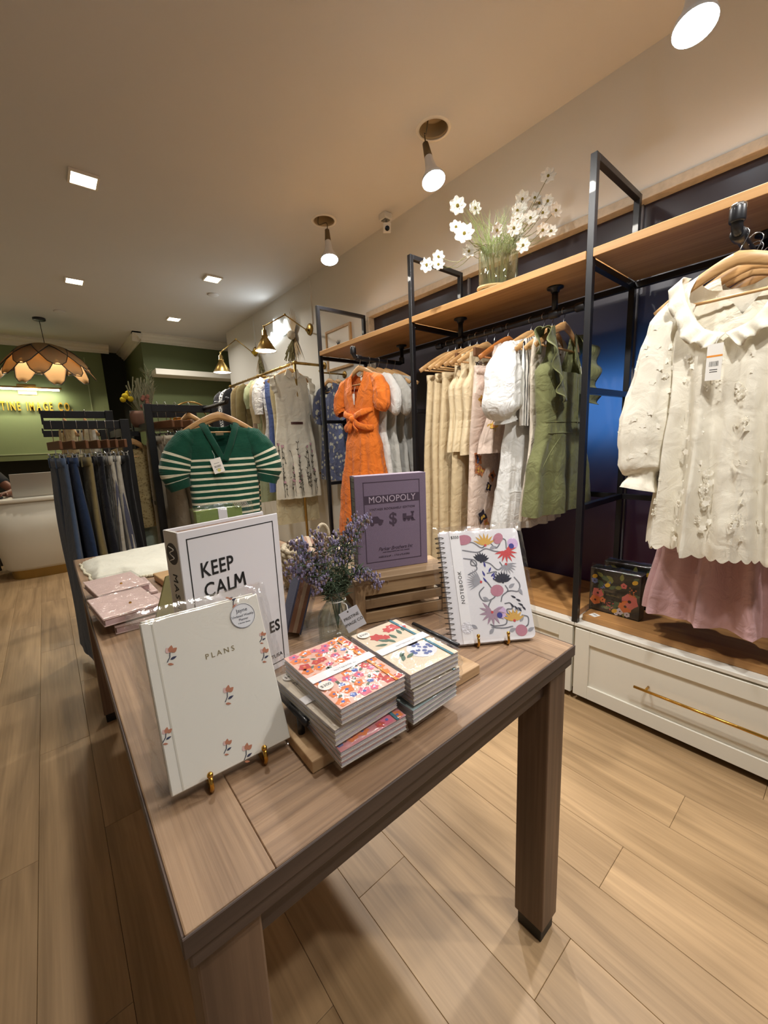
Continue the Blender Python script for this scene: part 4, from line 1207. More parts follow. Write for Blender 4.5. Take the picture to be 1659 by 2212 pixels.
# jeans and trousers, plane faces -x
J1, J2 = cloth('denim_mid', '#46566f', '#5b6b84', 'spots', 30, thr=.25, crease=.3), cloth('denim_dark', '#27395a', '#334869', 'spots', 30, thr=.25, crease=.3)
kh = cloth('khaki', '#857851', crease=.3); nv = cloth('navy_pin', '#14161f', '#8d8f96', 'vstripe', w=.022, thr=.07); ws_ = cloth('ticking', '#b9b5a8', '#55586a', 'vstripe', w=.012, thr=.28); bk = cloth('black_crepe', '#0c0c0f', crease=.2)
TZ_ = 1.37
spec = [(.052, 'mid-blue flared jeans hanging at the end of the black arm', J1, 1.10, .155), (.103, 'dark blue jeans with frayed seam beside the mid-blue pair', J2, .98, .13), (.157, 'khaki trousers between the jeans and navy pinstripe pair', kh, .98, .12), (.207, 'navy pinstripe trousers on the black arm', nv, .98, .11), (.248, 'first grey and white ticking stripe trousers', ws_, .98, .11), (.285, 'second ticking stripe trousers beside the black pair', ws_, .98, .11), (.325, 'black trousers nearest the rack post', bk, .98, .12)]
for i, (x, lb, m, L, hem) in enumerate(spec):
    trousers(lb, (x, 2.72, TZ_), -PI/2+.13, m, L, ww=.165, lw=.092, hem=hem, hlabel='clip hanger holding the '+lb.split(' hanging')[0].split(' with')[0].split(' between')[0].split(' on the')[0].split(' beside')[0].split(' nearest')[0], group='trousers on the black arm', seed=130+i, d=.016, dh=.024, rod=.006)
for i, (x, lb) in enumerate(((.11, 'cream cardigan on the upper black arm, left'), (.215, 'white cardigan on the upper black arm, right'))):
    P = [(-.08, .12, .02), (-.13, .18, .03), (-.3, .2, .035), (-.75, .21, .035)]
    g = garment('cardigan', lb, 'cardigan', (x+.03, 3.30, 1.476), -PI/2+.12, Body(P, .18, (.07, .2, .03, 'v'), -.6, seed=140+i), cloth(['cream_knit', 'white_knit'][i], ['#cdbd92', '#cfcabb'][i]), 'wooden hanger holding the '+lb.split(' on')[0], N=40, M=16, rod=.006)
lin_ = cloth('oat_linen', '#b9ad97', crease=.4)
for i, (x, lb, L) in enumerate(((.555, 'oat linen trousers beside the black post', 1.12), (.60, 'second oat linen trousers by the black post', 1.12), (.655, 'third oat linen trousers with a gathered waist', 1.05))):
    trousers(lb, (x, 2.74, 1.473), -PI/2+.25, lin_, L, ww=.16, lw=.10, hem=.13, hlabel='clip hanger holding the '+lb.split(' by')[0].split(' beside')[0].split(' with')[0], group='linen trousers on the square rack', seed=150+i, d=.02, dh=.03, rod=.012)
P = [(-.08, .12, .02), (-.13, .18, .03), (-.3, .2, .035), (-.85, .21, .04)]
g = garment('linen_top', 'taupe linen top hanging behind the green jumpers', 'top', (.73, 2.74, 1.473), -PI/2+.3, Body(P, .18, (.07, .08, .03, 'r'), -.9, seed=155, fold=(8, .008)), cloth('taupe_linen', '#a08a6c'), 'wooden hanger holding the taupe linen top', N=40, M=18, rod=.012)
# green striped jumpers
gk = cloth('green_knit', '#0b4735', '#dcd9c0', 'knit', w=.0175, thr=.36, z0=.262, crease=.25, bump=.5, weave=500)
gd = cloth('green_rib', '#0a4131', crease=.2, bump=.5, weave=400)
def jumper(loc, rz, lb, hl, seed, tagged):
    P = [(-.075, .115, .03), (-.115, .19, .05), (-.20, .205, .065), (-.34, .195, .07), (-.5, .19, .07), (-.66, .185, .065), (-.70, .18, .06)]
    b = Body(P, .185, (.085, .205, .035, 'v'), -.70, z0=-.072, slope=.36, fold=(3, .006), seed=seed)
    g = garment('striped_jumper', lb, 'jumper', loc, rz, b, gk, hl, group='green striped jumpers', N=72, M=40, rod=.011)
    g.location.z -= .04
    for s in (-1, 1):
        ob('sleeve', sweep([(s*.135, 0, -.125), (s*.185, -.005, -.165), (s*.23, -.012, -.24), (s*.255, -.016, -.33), (s*.245, -.016, -.395)], [(.04, .85), (.064, .85), (.078, .85), (.08, .85), (.062, .85)], 30, 8, .012, 6, s, st0=.115), gk, g, smooth=True)
        ob('cuff', sweep([(s*.249, -.016, -.38), (s*.236, -.016, -.425)], [(.069, .85), (.058, .85)], 26, 4, .01, 13, s, st0=.05), gd, g, smooth=True)
    nb = MB()
    for s in (-1, 1):
        pts = [b.mp(s*x, b.ztop(x, True)-.014) for x in (.004, .02, .04, .06, .078)]
        pts = [(p.x, p.y-.004, p.z) for p in pts] + [(s*.092, 0, -.070), (s*.08, .03, -.085), (s*.045, .045, -.10), (0, .05, -.104)]
        nb.tube(spline(pts, 4), .018, 10, fl=.4)
    ob('neckband', nb, gd, g, smooth=True)
    ob('hem_rib', MB().grid(lambda u, v: b.at(2*PI*u, -.70-.05*v), 60, 3, True), gd, g, smooth=True)
    ob('neck_label', boxmb(-.022, .022, .022, .0235, -.135, -.112), mat('label_cream', '#cbc3a0', .7), g)
    if tagged:
        tg = swing_tag(g, (-.05, -.085, -.265), .058, .083, (0, -.24, 0))
        ob('sticker', MB().disc(0, -.068, .009, -.0012, 16), mat('sticker_yellow', '#d9d27a', .6), tg)
    return g
jumper((.80, 2.42, 1.452), -.22, 'green jumper with cream stripes and price tag, in front', 'wooden hanger holding the front green jumper', 161, True)
jumper((.86, 2.56, 1.452), -.30, 'green striped jumper half hidden behind the first one', 'wooden hanger holding the rear green jumper', 162, False)
# things on the square rack's shelf
def flowerpot(loc, lb):
    r = random.Random(3)
    t = root('dried_arrangement', lb, 'dried flowers', loc)
    ob('pot', MB().lathe([(.035, 0), (.05, .03), (.052, .08), (.045, .10)], 20), mat('pot_clay', '#7c5a48', .8), t, smooth=True)
    for i, (x, y, z, q) in enumerate(((-.06, 0, .19, .02), (-.04, .01, .21, .018), (-.035, -.01, .175, .018), (-.075, 0, .17, .017))):
        ob('stem', MB().tube([(0, 0, .09), (x, y, z)], .0015, 5), olivl, t)
        ob('yellow_head', MB().ball((x, y, z), q, 10, 6), mat('craspedia_bright', '#d5b91f', .9, bump=.6, bs=300), t, smooth=True)
    g = MB(); h = MB()
    for i in range(70):
        a = r.uniform(0, 6.28); L = r.uniform(.10, .22); x = .02+r.uniform(-.05, .07)
        g.tube([(.01, 0, .09), (x, .02*sin(a), .09+L*.6), (x+.02*cos(a), .03*sin(a), .09+L)], [.001, .003, .004], 5)
    for i in range(60):
        z = r.uniform(.2, .36); g.tube([(.085, 0, z), (.085+r.uniform(-.05, .05), r.uniform(-.03, .03), z+r.uniform(.02, .06))], [.0015, .0005], 4)
    g.tube([(.02, 0, .09), (.085, 0, .36)], .002, 5)
    ob('dried_stems', g, mat('dried_sage', '#8f8d70', .9, var=.3, vs=25), t)['kind'] = 'stuff'
    for i in range(14):
        ob('pink_petal', MB().ball((.05+r.uniform(-.03, .03), r.uniform(-.03, .0), .11+r.uniform(0, .09)), .012, 7, 4, (1, .6, 1)), mat('dusty_pink', '#a4705f', .9), t)
flowerpot((.505, 3.02, 1.3555), 'pot of dried flowers with yellow balls on the black rack')
def sunglasses(loc, col, lb):
    t = root('sunglasses', lb, 'sunglasses', loc, -.5)
    fm = mat('frame_'+col, col, .2, trans=.3)
    for s in (-1, 1):
        pts = [(s*.034+.028*math.copysign(abs(cos(a))**.6, cos(a)), 0, .026+.022*math.copysign(abs(sin(a))**.6, sin(a))) for a in (2*PI*i/20 for i in range(20))]
        ob('rim', MB().tube(pts, .0035, 6, closed=True), fm, t, smooth=True)
        ob('lens', MB().prism([(p[0], p[2]) for p in pts], .0005, .002), mat('lens_'+col, col, .05, spec=.8), t)
        ob('temple', MB().tube([(s*.064, 0, .036), (s*.066, .09, .036), (s*.064, .12, .012)], .003, 6), fm, t)
    ob('bridge', MB().tube([(-.008, 0, .032), (.008, 0, .032)], .003, 6), fm, t)
sunglasses((.72, 2.84, 1.357), '#c2822a', 'amber-framed sunglasses on the black rack shelf')
sunglasses((.83, 2.86, 1.357), '#3c1f33', 'dark plum sunglasses on the black rack shelf')
t = root('black_bag', 'crumpled black bag on the lower shelf of the black rack', 'bag', (.60, 2.93, .89))
ob('body', MB().grid(lambda u, v: V((.09*cos(2*PI*u)*(1-.3*v)+.02*noise.noise(V((u*9, v*5, 1))), .07*sin(2*PI*u)*(1-.3*v), .16*v+.02*noise.noise(V((u*7, v*4, 4))))), 40, 12, True), mat('bag_black', '#151417', .5, bump=.5, bs=30), t, smooth=True)
ob('strap', MB().tube(spline([(-.05, 0, .14), (-.03, 0, .22), (.03, 0, .22), (.05, 0, .14)], 5), .006, 6), mat('bag_black'), t)
t = root('arch_display', 'pair of thin brass arches standing behind the square rack', 'display stand', (.98, 3.60, 0))
for r_, n in ((.165, 'arch'), (.13, 'arch')):
    ob(n, MB().tube([(-r_, 0, .02), (-r_, 0, 1.42)]+[(r_*cos(PI-PI*i/16), 0, 1.42+r_*sin(PI*i/16)) for i in range(1, 16)]+[(r_, 0, 1.42), (r_, 0, .02)], .006, 8), brass, t, smooth=True)
ob('base', boxmb(-.2, .2, -.1, .1, 0, .02), brass, t)
# a crochet top and a mint one hung on a hidden bar of the black racks
ob('rear_bar', boxmb(.397, .485, 2.99, 3.01, 1.30, 1.33), blk, ra)
P = [(-.08, .10, .015), (-.13, .13, .02), (-.3, .14, .022), (-.62, .15, .025)]
garment('crochet_vest', 'cream crochet top hanging between the black racks', 'top', (.445, 3.0, 1.33), .1, Body(P, .13, (.06, .08, .03, 'r'), -.62, seed=171), cloth('crochet_cream', '#c3ae7d', '#a08a5c', 'spots', 5, thr=.35), 'wooden hanger holding the crochet top', hw=.12, N=36, M=16, rod=.012)
garment('mint_blouse', 'pale mint top hanging below the crochet top', 'top', (.465, 3.06, 1.33), .1, Body([(z, w*1.05, d) for z, w, d in P], .13, (.06, .08, .03, 'r'), -.80, seed=172), cloth('mint', '#a9b8aa'), None, N=36, M=16)

# ================================================================ THINGS ON THE TABLE
inkb = mat('ink_black', '#1b1b1b', .6)
cov_w = mat('cover_white', '#e6e2d8', .5); cov_p = mat('cover_cool_white', '#e2e0e4', .45)
pages = mat('page_edges', '#d9d2c4', .8, bump=.4, bs=400)
TZ2 = TZ+.0004
def crinkle(w, h, d, seed, ext=(.012, .012, .01, .012), amp=.004, N=26, M=26):
    """film bag round a book that spans x 0..w, z 0..h, y 0..d: front and back sheets meeting at a crimped rim"""
    l, r_, b_, t_ = ext
    mb = MB()
    for sgn in (-1, 1):
        def fn(u, v):
            x = -l+(w+l+r_)*u; z = -b_+(h+b_+t_)*v
            e = min(1, min((x+l)/(l+.003), (w+r_-x)/(r_+.003), (z+b_)/(b_+.003), (h+t_-z)/(t_+.003)))
            e = max(0, e)
            n = noise.noise(V((x*38+seed, z*38, sgn*3)))*amp + noise.noise(V((x*110, z*110+seed, sgn)))*amp*.5
            y = d/2+sgn*(d/2+.0022)*min(1, e*1.4)
            edge = 1-min(1, e)
            return V((x+edge*n*1.2, y+sgn*max(-.0012, n*.35)+edge*n*1.5, z+edge*n*1.2))
        mb.grid(fn, N, M)
    return mb
def easel(parent_label, loc, yaw, tilt, xs, depth=.03, h=.12):
    t = root('display_easel', parent_label, 'easel', loc, yaw)
    for x in xs:
        f = V((0, cos(0), 0))
        top = V((x, h*sin(tilt)+depth*.2+.012, h*cos(tilt)))
        ob('prong', MB().tube([(x, -.006, .026), (x, -.010, .012), (x, -.006, .003), (x, .02, .003), (x, .03+depth*.6, .003), (x, depth+.06, .003)], .0028, 8), gold, t, smooth=True)
        ob('tip', MB().ball((x, -.006, .028), .0042, 8, 5), gold, t, smooth=True)
        ob('leg', MB().tube([(x, depth+.06, .003), (x, depth+.02+h*sin(tilt), h*cos(tilt))], .0028, 8), gold, t, smooth=True)
    ob('brace', MB().tube([(xs[0], depth+.06, .003), (xs[1], depth+.06, .003)], .0028, 8), gold, t, smooth=True)
    return t
def hardcover(t, w, h, d, cm, pm_=pages, over=.003, th=.0025):
    ob('front_cover', boxmb(0, w, 0, th, 0, h), cm, t, bev=.0012, seg=1)
    ob('back_cover', boxmb(0, w, d-th, d, 0, h), cm, t, bev=.0012, seg=1)
    ob('spine', boxmb(-.0002, th, th, d-th, 0, h), cm, t)
    ob('page_block', boxmb(th, w-over, th+.0002, d-th-.0002, over, h-over), pm_, t)
# --- white planner and the one behind it
rust, blush, slate, navy = (mat('p_rust', '#b9785a', .7), mat('p_blush', '#d9b5b0', .7), mat('p_slate', '#4a4a58', .7), mat('p_navy', '#2c3050', .7))
tl = math.radians(23.5); yw = math.radians(-2.6)
def planner(loc, lb, front):
    t = root('planner', lb, 'planner', loc, rot=(-tl, 0, yw))
    w, h, d = .160, .220, .022
    hardcover(t, w, h, d, cov_w)
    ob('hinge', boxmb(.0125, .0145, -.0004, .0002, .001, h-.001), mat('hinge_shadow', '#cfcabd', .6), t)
    sprigs = [(.028, .172, 1, 1.15), (.122, .212, -1, 1), (.088, .095, 1, 1.15), (.073, .030, 1, .9), (.096, .012, 1, 1.1), (.153, .155, 1, .8), (.150, .13, 1, 1), (.006, .075, 1, .9)]
    A, B_, Cc, D = MB(), MB(), MB(), MB()
    for x, z, q, s in sprigs:
        s *= .68
        a0 = 1.2*q
        A.leaf(x, z, a0, .013*s, .0042*s, -.0006); A.leaf(x+.002, z, a0-.7, .011*s, .004*s, -.0007)
        B_.leaf(x, z, a0+.8, .011*s, .0045*s, -.0005)
        Cc.stroke([(x, z), (x-.001*q, z-.007*s*q), (x-.005*q, z-.014*s*q)], .0012, -.0006)
        D.leaf(x-.001, z-.011*s*q, .2, .011*s, .0022*s, -.0006)
        A.leaf(x-.005, z-.017*s*q, -.4, .010*s, .002*s, -.0006)
    for mb, mm in ((A, rust), (B_, blush), (Cc, slate), (D, navy)):
        ob('sprig_print', mb, mm, t)
    if front:
        text('title_print', 'PLANS', .0105, mat('gold_foil', '#a8966a', .3, .6), t, (.090, -.0004, .148), ext=.0001, space=1.5)
        st = ob('round_sticker', MB().lathe([(.0185, 0), (.0185, .0004)], 32, (0, 0, 0), Matrix.Rotation(PI/2, 4, 'X')), mat('sticker_white', '#e9eaee', .5), t, (.132, -.0008, .193))
        ob('sticker_ring', MB().tube([(.0178*cos(a), -.0006, .0178*sin(a)) for a in (2*PI*i/40 for i in range(40))], .0003, 4, closed=True), slate, st)
        for z, s, q in ((.006, 'Jayne', .008), (-.001, 'Undated Weekly', .0048), (-.0065, 'Planner', .0048), (-.011, '2 Sticker Sheets', .0028)):
            text('sticker_text', s, q, slate, st, (0, -.0006, z), ext=.0001)
    ob('film_bag', crinkle(w, h, d, 3 if front else 9, (.016, .018, .010 if front else .002, .016)), film_m, t, smooth=True)
planner((.063, .517, .7705), 'cream planner with small flower sprigs in clear film, in front', True)
bk_off = Matrix.Rotation(yw, 3, 'Z') @ Matrix.Rotation(-tl, 3, 'X') @ V((.004, .0275, 0))
planner((.063+bk_off.x, .517+bk_off.y+.006, TZ+.010), 'second cream planner in film, right behind the front one', False)
easel('gold wire easel under the cream planner', (.063, .517, TZ), yw, tl, (.045, .118), .065)
# --- big white KEEP CALM book box
t = root('book_box', 'large white book box with bold black KEEP CALM lettering', 'book', (.145, .695, TZ2), math.radians(12.0))
w, h, d, th = .196, .318, .050, .004
ob('front_cover', boxmb(0, w, 0, th, 0, h), cov_p, t, bev=.001, seg=1)
ob('back_cover', boxmb(0, w, d-th, d, 0, h), cov_p, t, bev=.001, seg=1)
sp = ob('spine', boxmb(0, th, th, d-th, 0, h), mat('spine_white', '#cfccc4', .45), t)
ob('page_block', boxmb(th, w-.006, th, d-th, .004, h-.006), mat('kraft_edge', '#8d7465', .8, bump=.5, bs=200), t)
bm = MB(); o_, q_ = .013, .0018
bm.bx(o_, w-o_, -.0004, 0, h-o_-q_, h-o_); bm.bx(o_, w-o_, -.0004, 0, o_, o_+q_); bm.bx(o_, o_+q_, -.0004, 0, o_, h-o_); bm.bx(w-o_-q_, w-o_, -.0004, 0, o_, h-o_)
ob('border_print', bm, inkb, t)
text('title_print', 'KEEP', .0365, inkb, t, (.030, -.0006, .234), align='LEFT', off=.0005, space=1.08, sx=.74)
text('title_print', 'CAL', .0365, inkb, t, (.032, -.0006, .197), align='LEFT', off=.0004, space=1.08, sx=.80)
text('title_print', 'ES', .032, inkb, t, (w-.018, -.0006, .082), align='RIGHT', off=.0007, space=1.08, sx=.8)
text('small_print', 'SPITUSA', .011, inkb, t, (w-.018, -.0006, .026), align='RIGHT')
ob('title_print', MB().stroke([(.0905, .198), (.093, .222), (.1005, .205), (.108, .222), (.1105, .198)], .0042, -.0008), inkb, t)
em = ob('emblem', MB().lathe([(.0185, 0), (.0185, .0005)], 32, (0, 0, 0), Matrix.Rotation(-PI/2, 4, 'Y')), mat('emblem_dark', '#2b2728', .5), sp, (-.0001, d/2, h-.038))
ob('monogram', MB().tube(spline([(-.0007, .008, .012), (-.0007, -.008, .008), (-.0007, .007, .001), (-.0007, -.007, -.006), (-.0007, .008, -.012)], 6), .0009, 5), paper, em)
text('spine_print', 'MASHED', .021, inkb, sp, (-.0006, d/2+.0065, h-.072), (PI/2, PI/2, -PI/2), align='LEFT', space=1.25)
# --- purple boxed game on a wooden crate
yc_ = math.radians(-21.0)
crw = wood('crate_wood_x', '#745b41', '#a08562', 'x', 1.3, .65, .5); crz = wood('crate_wood_z', '#7c6145', '#a88b66', 'z', 1.3, .65, .5)
t = root('wooden_crate', 'small slatted wooden crate used as a riser', 'crate', (.531, .765, TZ2), yc_)
CL, CD, CH = .262, .125, .1175
for x in (0, CL-.026):
    for y in (0, CD-.022):
        ob('leg', boxmb(x, x+.026, y, y+.022, 0, CH-.012), crz, t, bev=.001, seg=1)
    ob('side_slat', boxmb(x+.004, x+.022, .022, CD-.022, .055, .095), crz, t)
for y in (.003, CD-.013):
    for z0, z1 in ((.002, .030), (.040, .064), (.074, CH-.0125)):
        ob('slat', boxmb(.026, CL-.026, y, y+.010, z0, z1), crw, t, bev=.001, seg=1)
for i in range(3):
    ob('top_slat', boxmb(0, CL, i*.042, i*.042+.0405, CH-.012, CH), crw, t, bev=.001, seg=1)
pur = mat('purple_cloth', '#7b6b80', .75, bump=.3, bs=900); purd = mat('purple_dark', '#463848', .7)
t = root('game_box', 'muted purple bookshelf board game box standing on the crate', 'game box', (.580, .812, TZ2+CH+.0004), yc_)
w, h, d = .195, .247, .042
ob('front_cover', boxmb(0, w, 0, .003, 0, h), pur, t, bev=.0008, seg=1); ob('back_cover', boxmb(0, w, d-.003, d, 0, h), pur, t, bev=.0008, seg=1)
ob('side', boxmb(w-.004, w, .003, d-.003, 0, h), pur, t)
ob('top_edge', boxmb(.004, w-.004, .003, d-.003, h-.004, h), mat('purple_pale', '#9d8f9c', .7), t)
sp = ob('spine', boxmb(.0015, .005, .003, d-.003, .001, h-.004), mat('spine_greygreen', '#6f736a', .6), t)
for z in (.232, .215, .19, .183, .02, .03): ob('spine_rule', boxmb(.0011, .0016, .007, d-.006, z, z+.0016), purd, sp)
text('spine_print', 'MONOPOLY', .020, purd, sp, (.0012, d/2+.006, .172), (PI/2, PI/2, -PI/2), align='LEFT')
bm = MB(); x0, x1, z0, z1, q_ = .022, w-.018, .020, h-.016, .0022
bm.bx(x0, x1, -.0003, 0, z1-q_, z1); bm.bx(x0, x1, -.0003, 0, z0, z0+q_); bm.bx(x0, x0+q_, -.0003, 0, z0, z1); bm.bx(x1-q_, x1, -.0003, 0, z0, z1)
ob('border_print', bm, purd, t)
ob('title_band', boxmb(x0+q_, x1-q_, -.0003, 0, .174, .196), purd, t)
xm = (x0+x1)/2
text('title_print', 'MONOPOLY', .0235, mat('title_pale', '#b7a8b8', .6), t, (xm, -.0006, .1775), space=1.05, sx=.95)
text('title_print', 'VINTAGE BOOKSHELF EDITION', .0080, purd, t, (xm, -.0004, .1575), space=1.12)
text('title_print', '$', .044, purd, t, (xm, -.0004, .118), off=.0006)
def loco(mb, x, z, s, flip=1):
    for a, b_, c, dd in ((-.016, .012, 0, .008), (-.016, -.006, .008, .015), (.008, .013, .008, .016), (.006, .015, .015, .019)):
        mb.bx(x+min(a*flip, b_*flip)*s, x+max(a*flip, b_*flip)*s, -.0004, -.0001, z+c*s, z+dd*s)
    for q in (-.011, 0, .010): mb.disc(x+q*s*flip, z-.001*s, .0042*s, -.0004, 12)
    mb.poly([(x+.012*s*flip, z), (x+.019*s*flip, z-.005*s), (x+.012*s*flip, z-.005*s)], -.0004)
mb = MB(); loco(mb, xm+.044, .127, 1.05)
ob('train_print', mb, purd, t)
mb = MB()
mb.poly([(xm-.065, .124), (xm-.028, .124), (xm-.026, .131), (xm-.036, .134), (xm-.042, .142), (xm-.054, .142), (xm-.058, .133), (xm-.066, .131)], -.0004)
for q in (-.057, -.035): mb.disc(xm+q, .123, .0055, -.0005, 12)
ob('car_print', mb, purd, t)
text('maker_print', 'Parker Brothers Inc', .0135, purd, t, (xm+.004, -.0004, .050), shear=.35, space=.9)
text('small_print', 'SALEM MASSACHUSETTS  NEW YORK  CHICAGO', .0034, purd, t, (xm+.006, -.0004, .044))
text('small_print', 'AGES 8 & UP  -  2 TO 6 PLAYERS', .0062, purd, t, (xm, -.0004, .0315))
# --- spiral notebook with painted flowers
yn, tn = math.radians(-33.8), math.radians(25.7)
t = root('spiral_notebook', 'white spiral notebook with painted flowers on a gold easel', 'notebook', (.619, .533, TZ+.0085), rot=(-tn, 0, yn))
w, h, d = .189, .250, .014
def rrect(x0, x1, z0, z1, r, n=4, corners=(1, 1, 1, 1)):
    pts = []
    for (cx, cz, a0), k in zip(((x1-r, z1-r, 0), (x0+r, z1-r, 90), (x0+r, z0+r, 180), (x1-r, z0+r, 270)), corners):
        if not k: pts.append((cx+(r if a0 in (0, 270) else -r), cz+(r if a0 in (0, 90) else -r))); continue
        for i in range(n+1):
            a = math.radians(a0+90*i/n); pts.append((cx+r*cos(a), cz+r*sin(a)))
    return pts
rr_ = rrect(0, w, 0, h, .012, corners=(1, 0, 0, 1))
ob('front_cover', MB().prism(rr_, 0, .0012), cov_p, t); ob('back_cover', MB().prism(rr_, d-.0012, d), cov_p, t)
ob('page_block', MB().prism(rrect(.004, w-.002, .002, h-.002, .012, corners=(1, 0, 0, 1)), .0013, d-.0013), pages, t)
wire = mat('wire_dark', '#2a2522', .35, .8)
for i in range(21):
    z = .012+i*(h-.024)/20
    ob('wire_loop', MB().tube([(.009, -.001, z-.002), (.003, -.004, z-.001), (-.007, .001, z), (-.009, .007, z), (-.007, .013, z), (.003, .016, z), (.009, .014, z+.001)], .0009, 5), wire, t)
band = ob('paper_band', boxmb(.024, .047, -.0012, -.0002, 0, h), mat('band_white', '#eceaec', .6), t)
text('band_print', 'NOTEBOOK', .0115, inkb, band, (.0395, -.0014, .085), (PI/2, -PI/2, 0), align='LEFT', space=1.2)
text('band_print', '$350', .0095, inkb, band, (.0355, -.0014, .233))
ob('seal', MB().poly([(.036+.0125*(1+.06*cos(12*a))*cos(a), .033+.0125*(1+.06*cos(12*a))*sin(a)) for a in (2*PI*i/48 for i in range(48))], -.0016), mat('seal_white', '#dddbe2', .4, bump=.5, bs=300), band)
vine = mat('vine_grey', '#85858d', .7); red_ = mat('pf_red', '#c8484a', .7); och = mat('pf_ochre', '#d2a552', .7); roseP = mat('pf_rose', '#b97d8e', .7); ink2 = mat('pf_ink', '#2a2b3a', .7); mauve = mat('pf_mauve', '#a48a9c', .7); lil = mat('pf_lilac', '#cdb0d6', .7); blu = mat('pf_blue', '#3a3a8c', .7); gry = mat('pf_grey', '#9a9aa2', .7)
L_ = {k: MB() for k in ('v', 'r', 'o', 'p', 'i', 'm', 'l', 'b', 'g')}
def sp2(pts): return [(p.x, p.y) for p in spline([(x, z, 0) for x, z in pts], 6)]
for pts in ([(.05, .218), (.075, .222), (.095, .208), (.105, .212)], [(.05, .205), (.085, .198), (.105, .205), (.125, .198), (.14, .195)], [(.12, .216), (.13, .205), (.14, .213), (.146, .225), (.156, .222), (.155, .202)],
            [(.05, .186), (.075, .180), (.078, .168), (.066, .170), (.068, .180), (.078, .160), (.056, .148)], [(.092, .176), (.11, .170), (.125, .155), (.138, .160), (.134, .172)],
            [(.10, .148), (.122, .150), (.116, .14), (.13, .138)], [(.088, .118), (.075, .105), (.082, .088), (.102, .090), (.112, .100), (.102, .12), (.096, .13)],
            [(.138, .118), (.142, .106), (.128, .096), (.122, .083)], [(.162, .135), (.172, .118), (.166, .103), (.15, .105), (.14, .104)],
            [(.13, .078), (.143, .078), (.145, .066), (.133, .065), (.135, .055), (.15, .058)], [(.115, .055), (.128, .05), (.125, .034), (.10, .032), (.09, .036)], [(.092, .03), (.118, .026), (.14, .028)],
            [(.165, .05), (.178, .045), (.176, .03), (.168, .024)], [(.10, .088), (.092, .075), (.096, .062), (.108, .056)]):
    L_['v'].stroke(sp2(pts), .0028, -.0003)
for x, z, a in ((.115, .205, .2), (.152, .178, 1.0), (.135, .14, .0), (.168, .11, -1.2), (.082, .096, -.6), (.145, .112, .5), (.06, .03, 2.6), (.13, .018, .3), (.172, .015, .4), (.15, .062, .2), (.158, .036, .9), (.085, .016, .8)):
    L_['g'].leaf(x, z, a, .018, .0042, -.0004)
for k, x, z, r_, n, a0, sp_, wd in (('o', .106, .213, .030, 7, 25, 130, .10), ('r', .152, .196, .028, 9, -170, 210, .10), ('m', .098, .062, .030, 10, -230, 250, .11), ('g', .148, .166, .026, 9, -150, 150, .07), ('g', .083, .130, .034, 10, 110, 100, .05), ('o', .146, .040, .026, 7, 20, 140, .14), ('i', .09, .176, .022, 8, 20, 120, .16), ('i', .134, .126, .024, 9, 20, 140, .16)):
    for i in range(n):
        L_[k].leaf(x, z, math.radians(a0+sp_*i/(n-1)), r_, r_*wd, -.0005-.00002*i)
    L_['i' if k == 'i' else 'r'].disc(x, z, .003, -.0008)
for x, z, r_, s, ro in ((.056, .229, .012, 1.6, .1), (.139, .227, .011, 1.3, .9), (.117, .108, .013, 1.2, .2), (.158, .018, .0125, 1.1, 0)):
    L_['p'].disc(x, z, r_, -.0005, 14, None, s, ro)
for x, z in ((.172, .213), (.118, .060)):
    L_['l'].disc(x, z, .013, -.0005, 14); L_['b'].disc(x-.004, z-.006, .0065, -.0007, 10)
for x, z, a in ((.098, .162, 1.7), (.104, .150, 1.0), (.094, .142, 1.9), (.108, .140, .7), (.112, .132, 1.2), (.096, .128, 2.1)):
    L_['b'].leaf(x, z, a, .014, .0022, -.0006)
for i, (x, z) in enumerate(((.158, .088), (.168, .08), (.172, .070), (.176, .060), (.166, .058), (.158, .062), (.15, .068))):
    L_['i'].leaf(x, z, 2.6 if i < 3 else 2.2, .013, .0022, -.0006)
for k, mm in (('v', vine), ('g', gry), ('r', red_), ('o', och), ('p', roseP), ('i', ink2), ('m', mauve), ('l', lil), ('b', blu)):
    ob('flower_print', L_[k], mm, t)
ob('film_bag', crinkle(w, h, d, 21, (.022, .014, .002, .014)), film_m, t, smooth=True)
easel('gold wire easel under the spiral notebook', (.619+.008*sin(-yn)*0, .533, TZ), yn, tn, (.055, .122), .03)
# --- wooden tray with black handles
t = root('serving_tray', 'flat wooden tray with black pipe handles', 'tray', (.222, .445, TZ2), math.radians(-1.5))
ob('board', boxmb(0, .362, 0, .185, 0, .0195), wood('tray_wood', '#a5825c', '#c9a981', 'x', 1.1, .55, .3), t, bev=.002)
for x in (.016, .346):
    hd = ob('handle', MB().tube([(x, .040, .048), (x, .190-.02, .048)], .0055, 10), black, t, smooth=True)
    for y in (.062, .150): ob('handle_post', MB().tube([(x, y, .0195), (x, y, .048)], .0055, 10), black, hd, smooth=True)
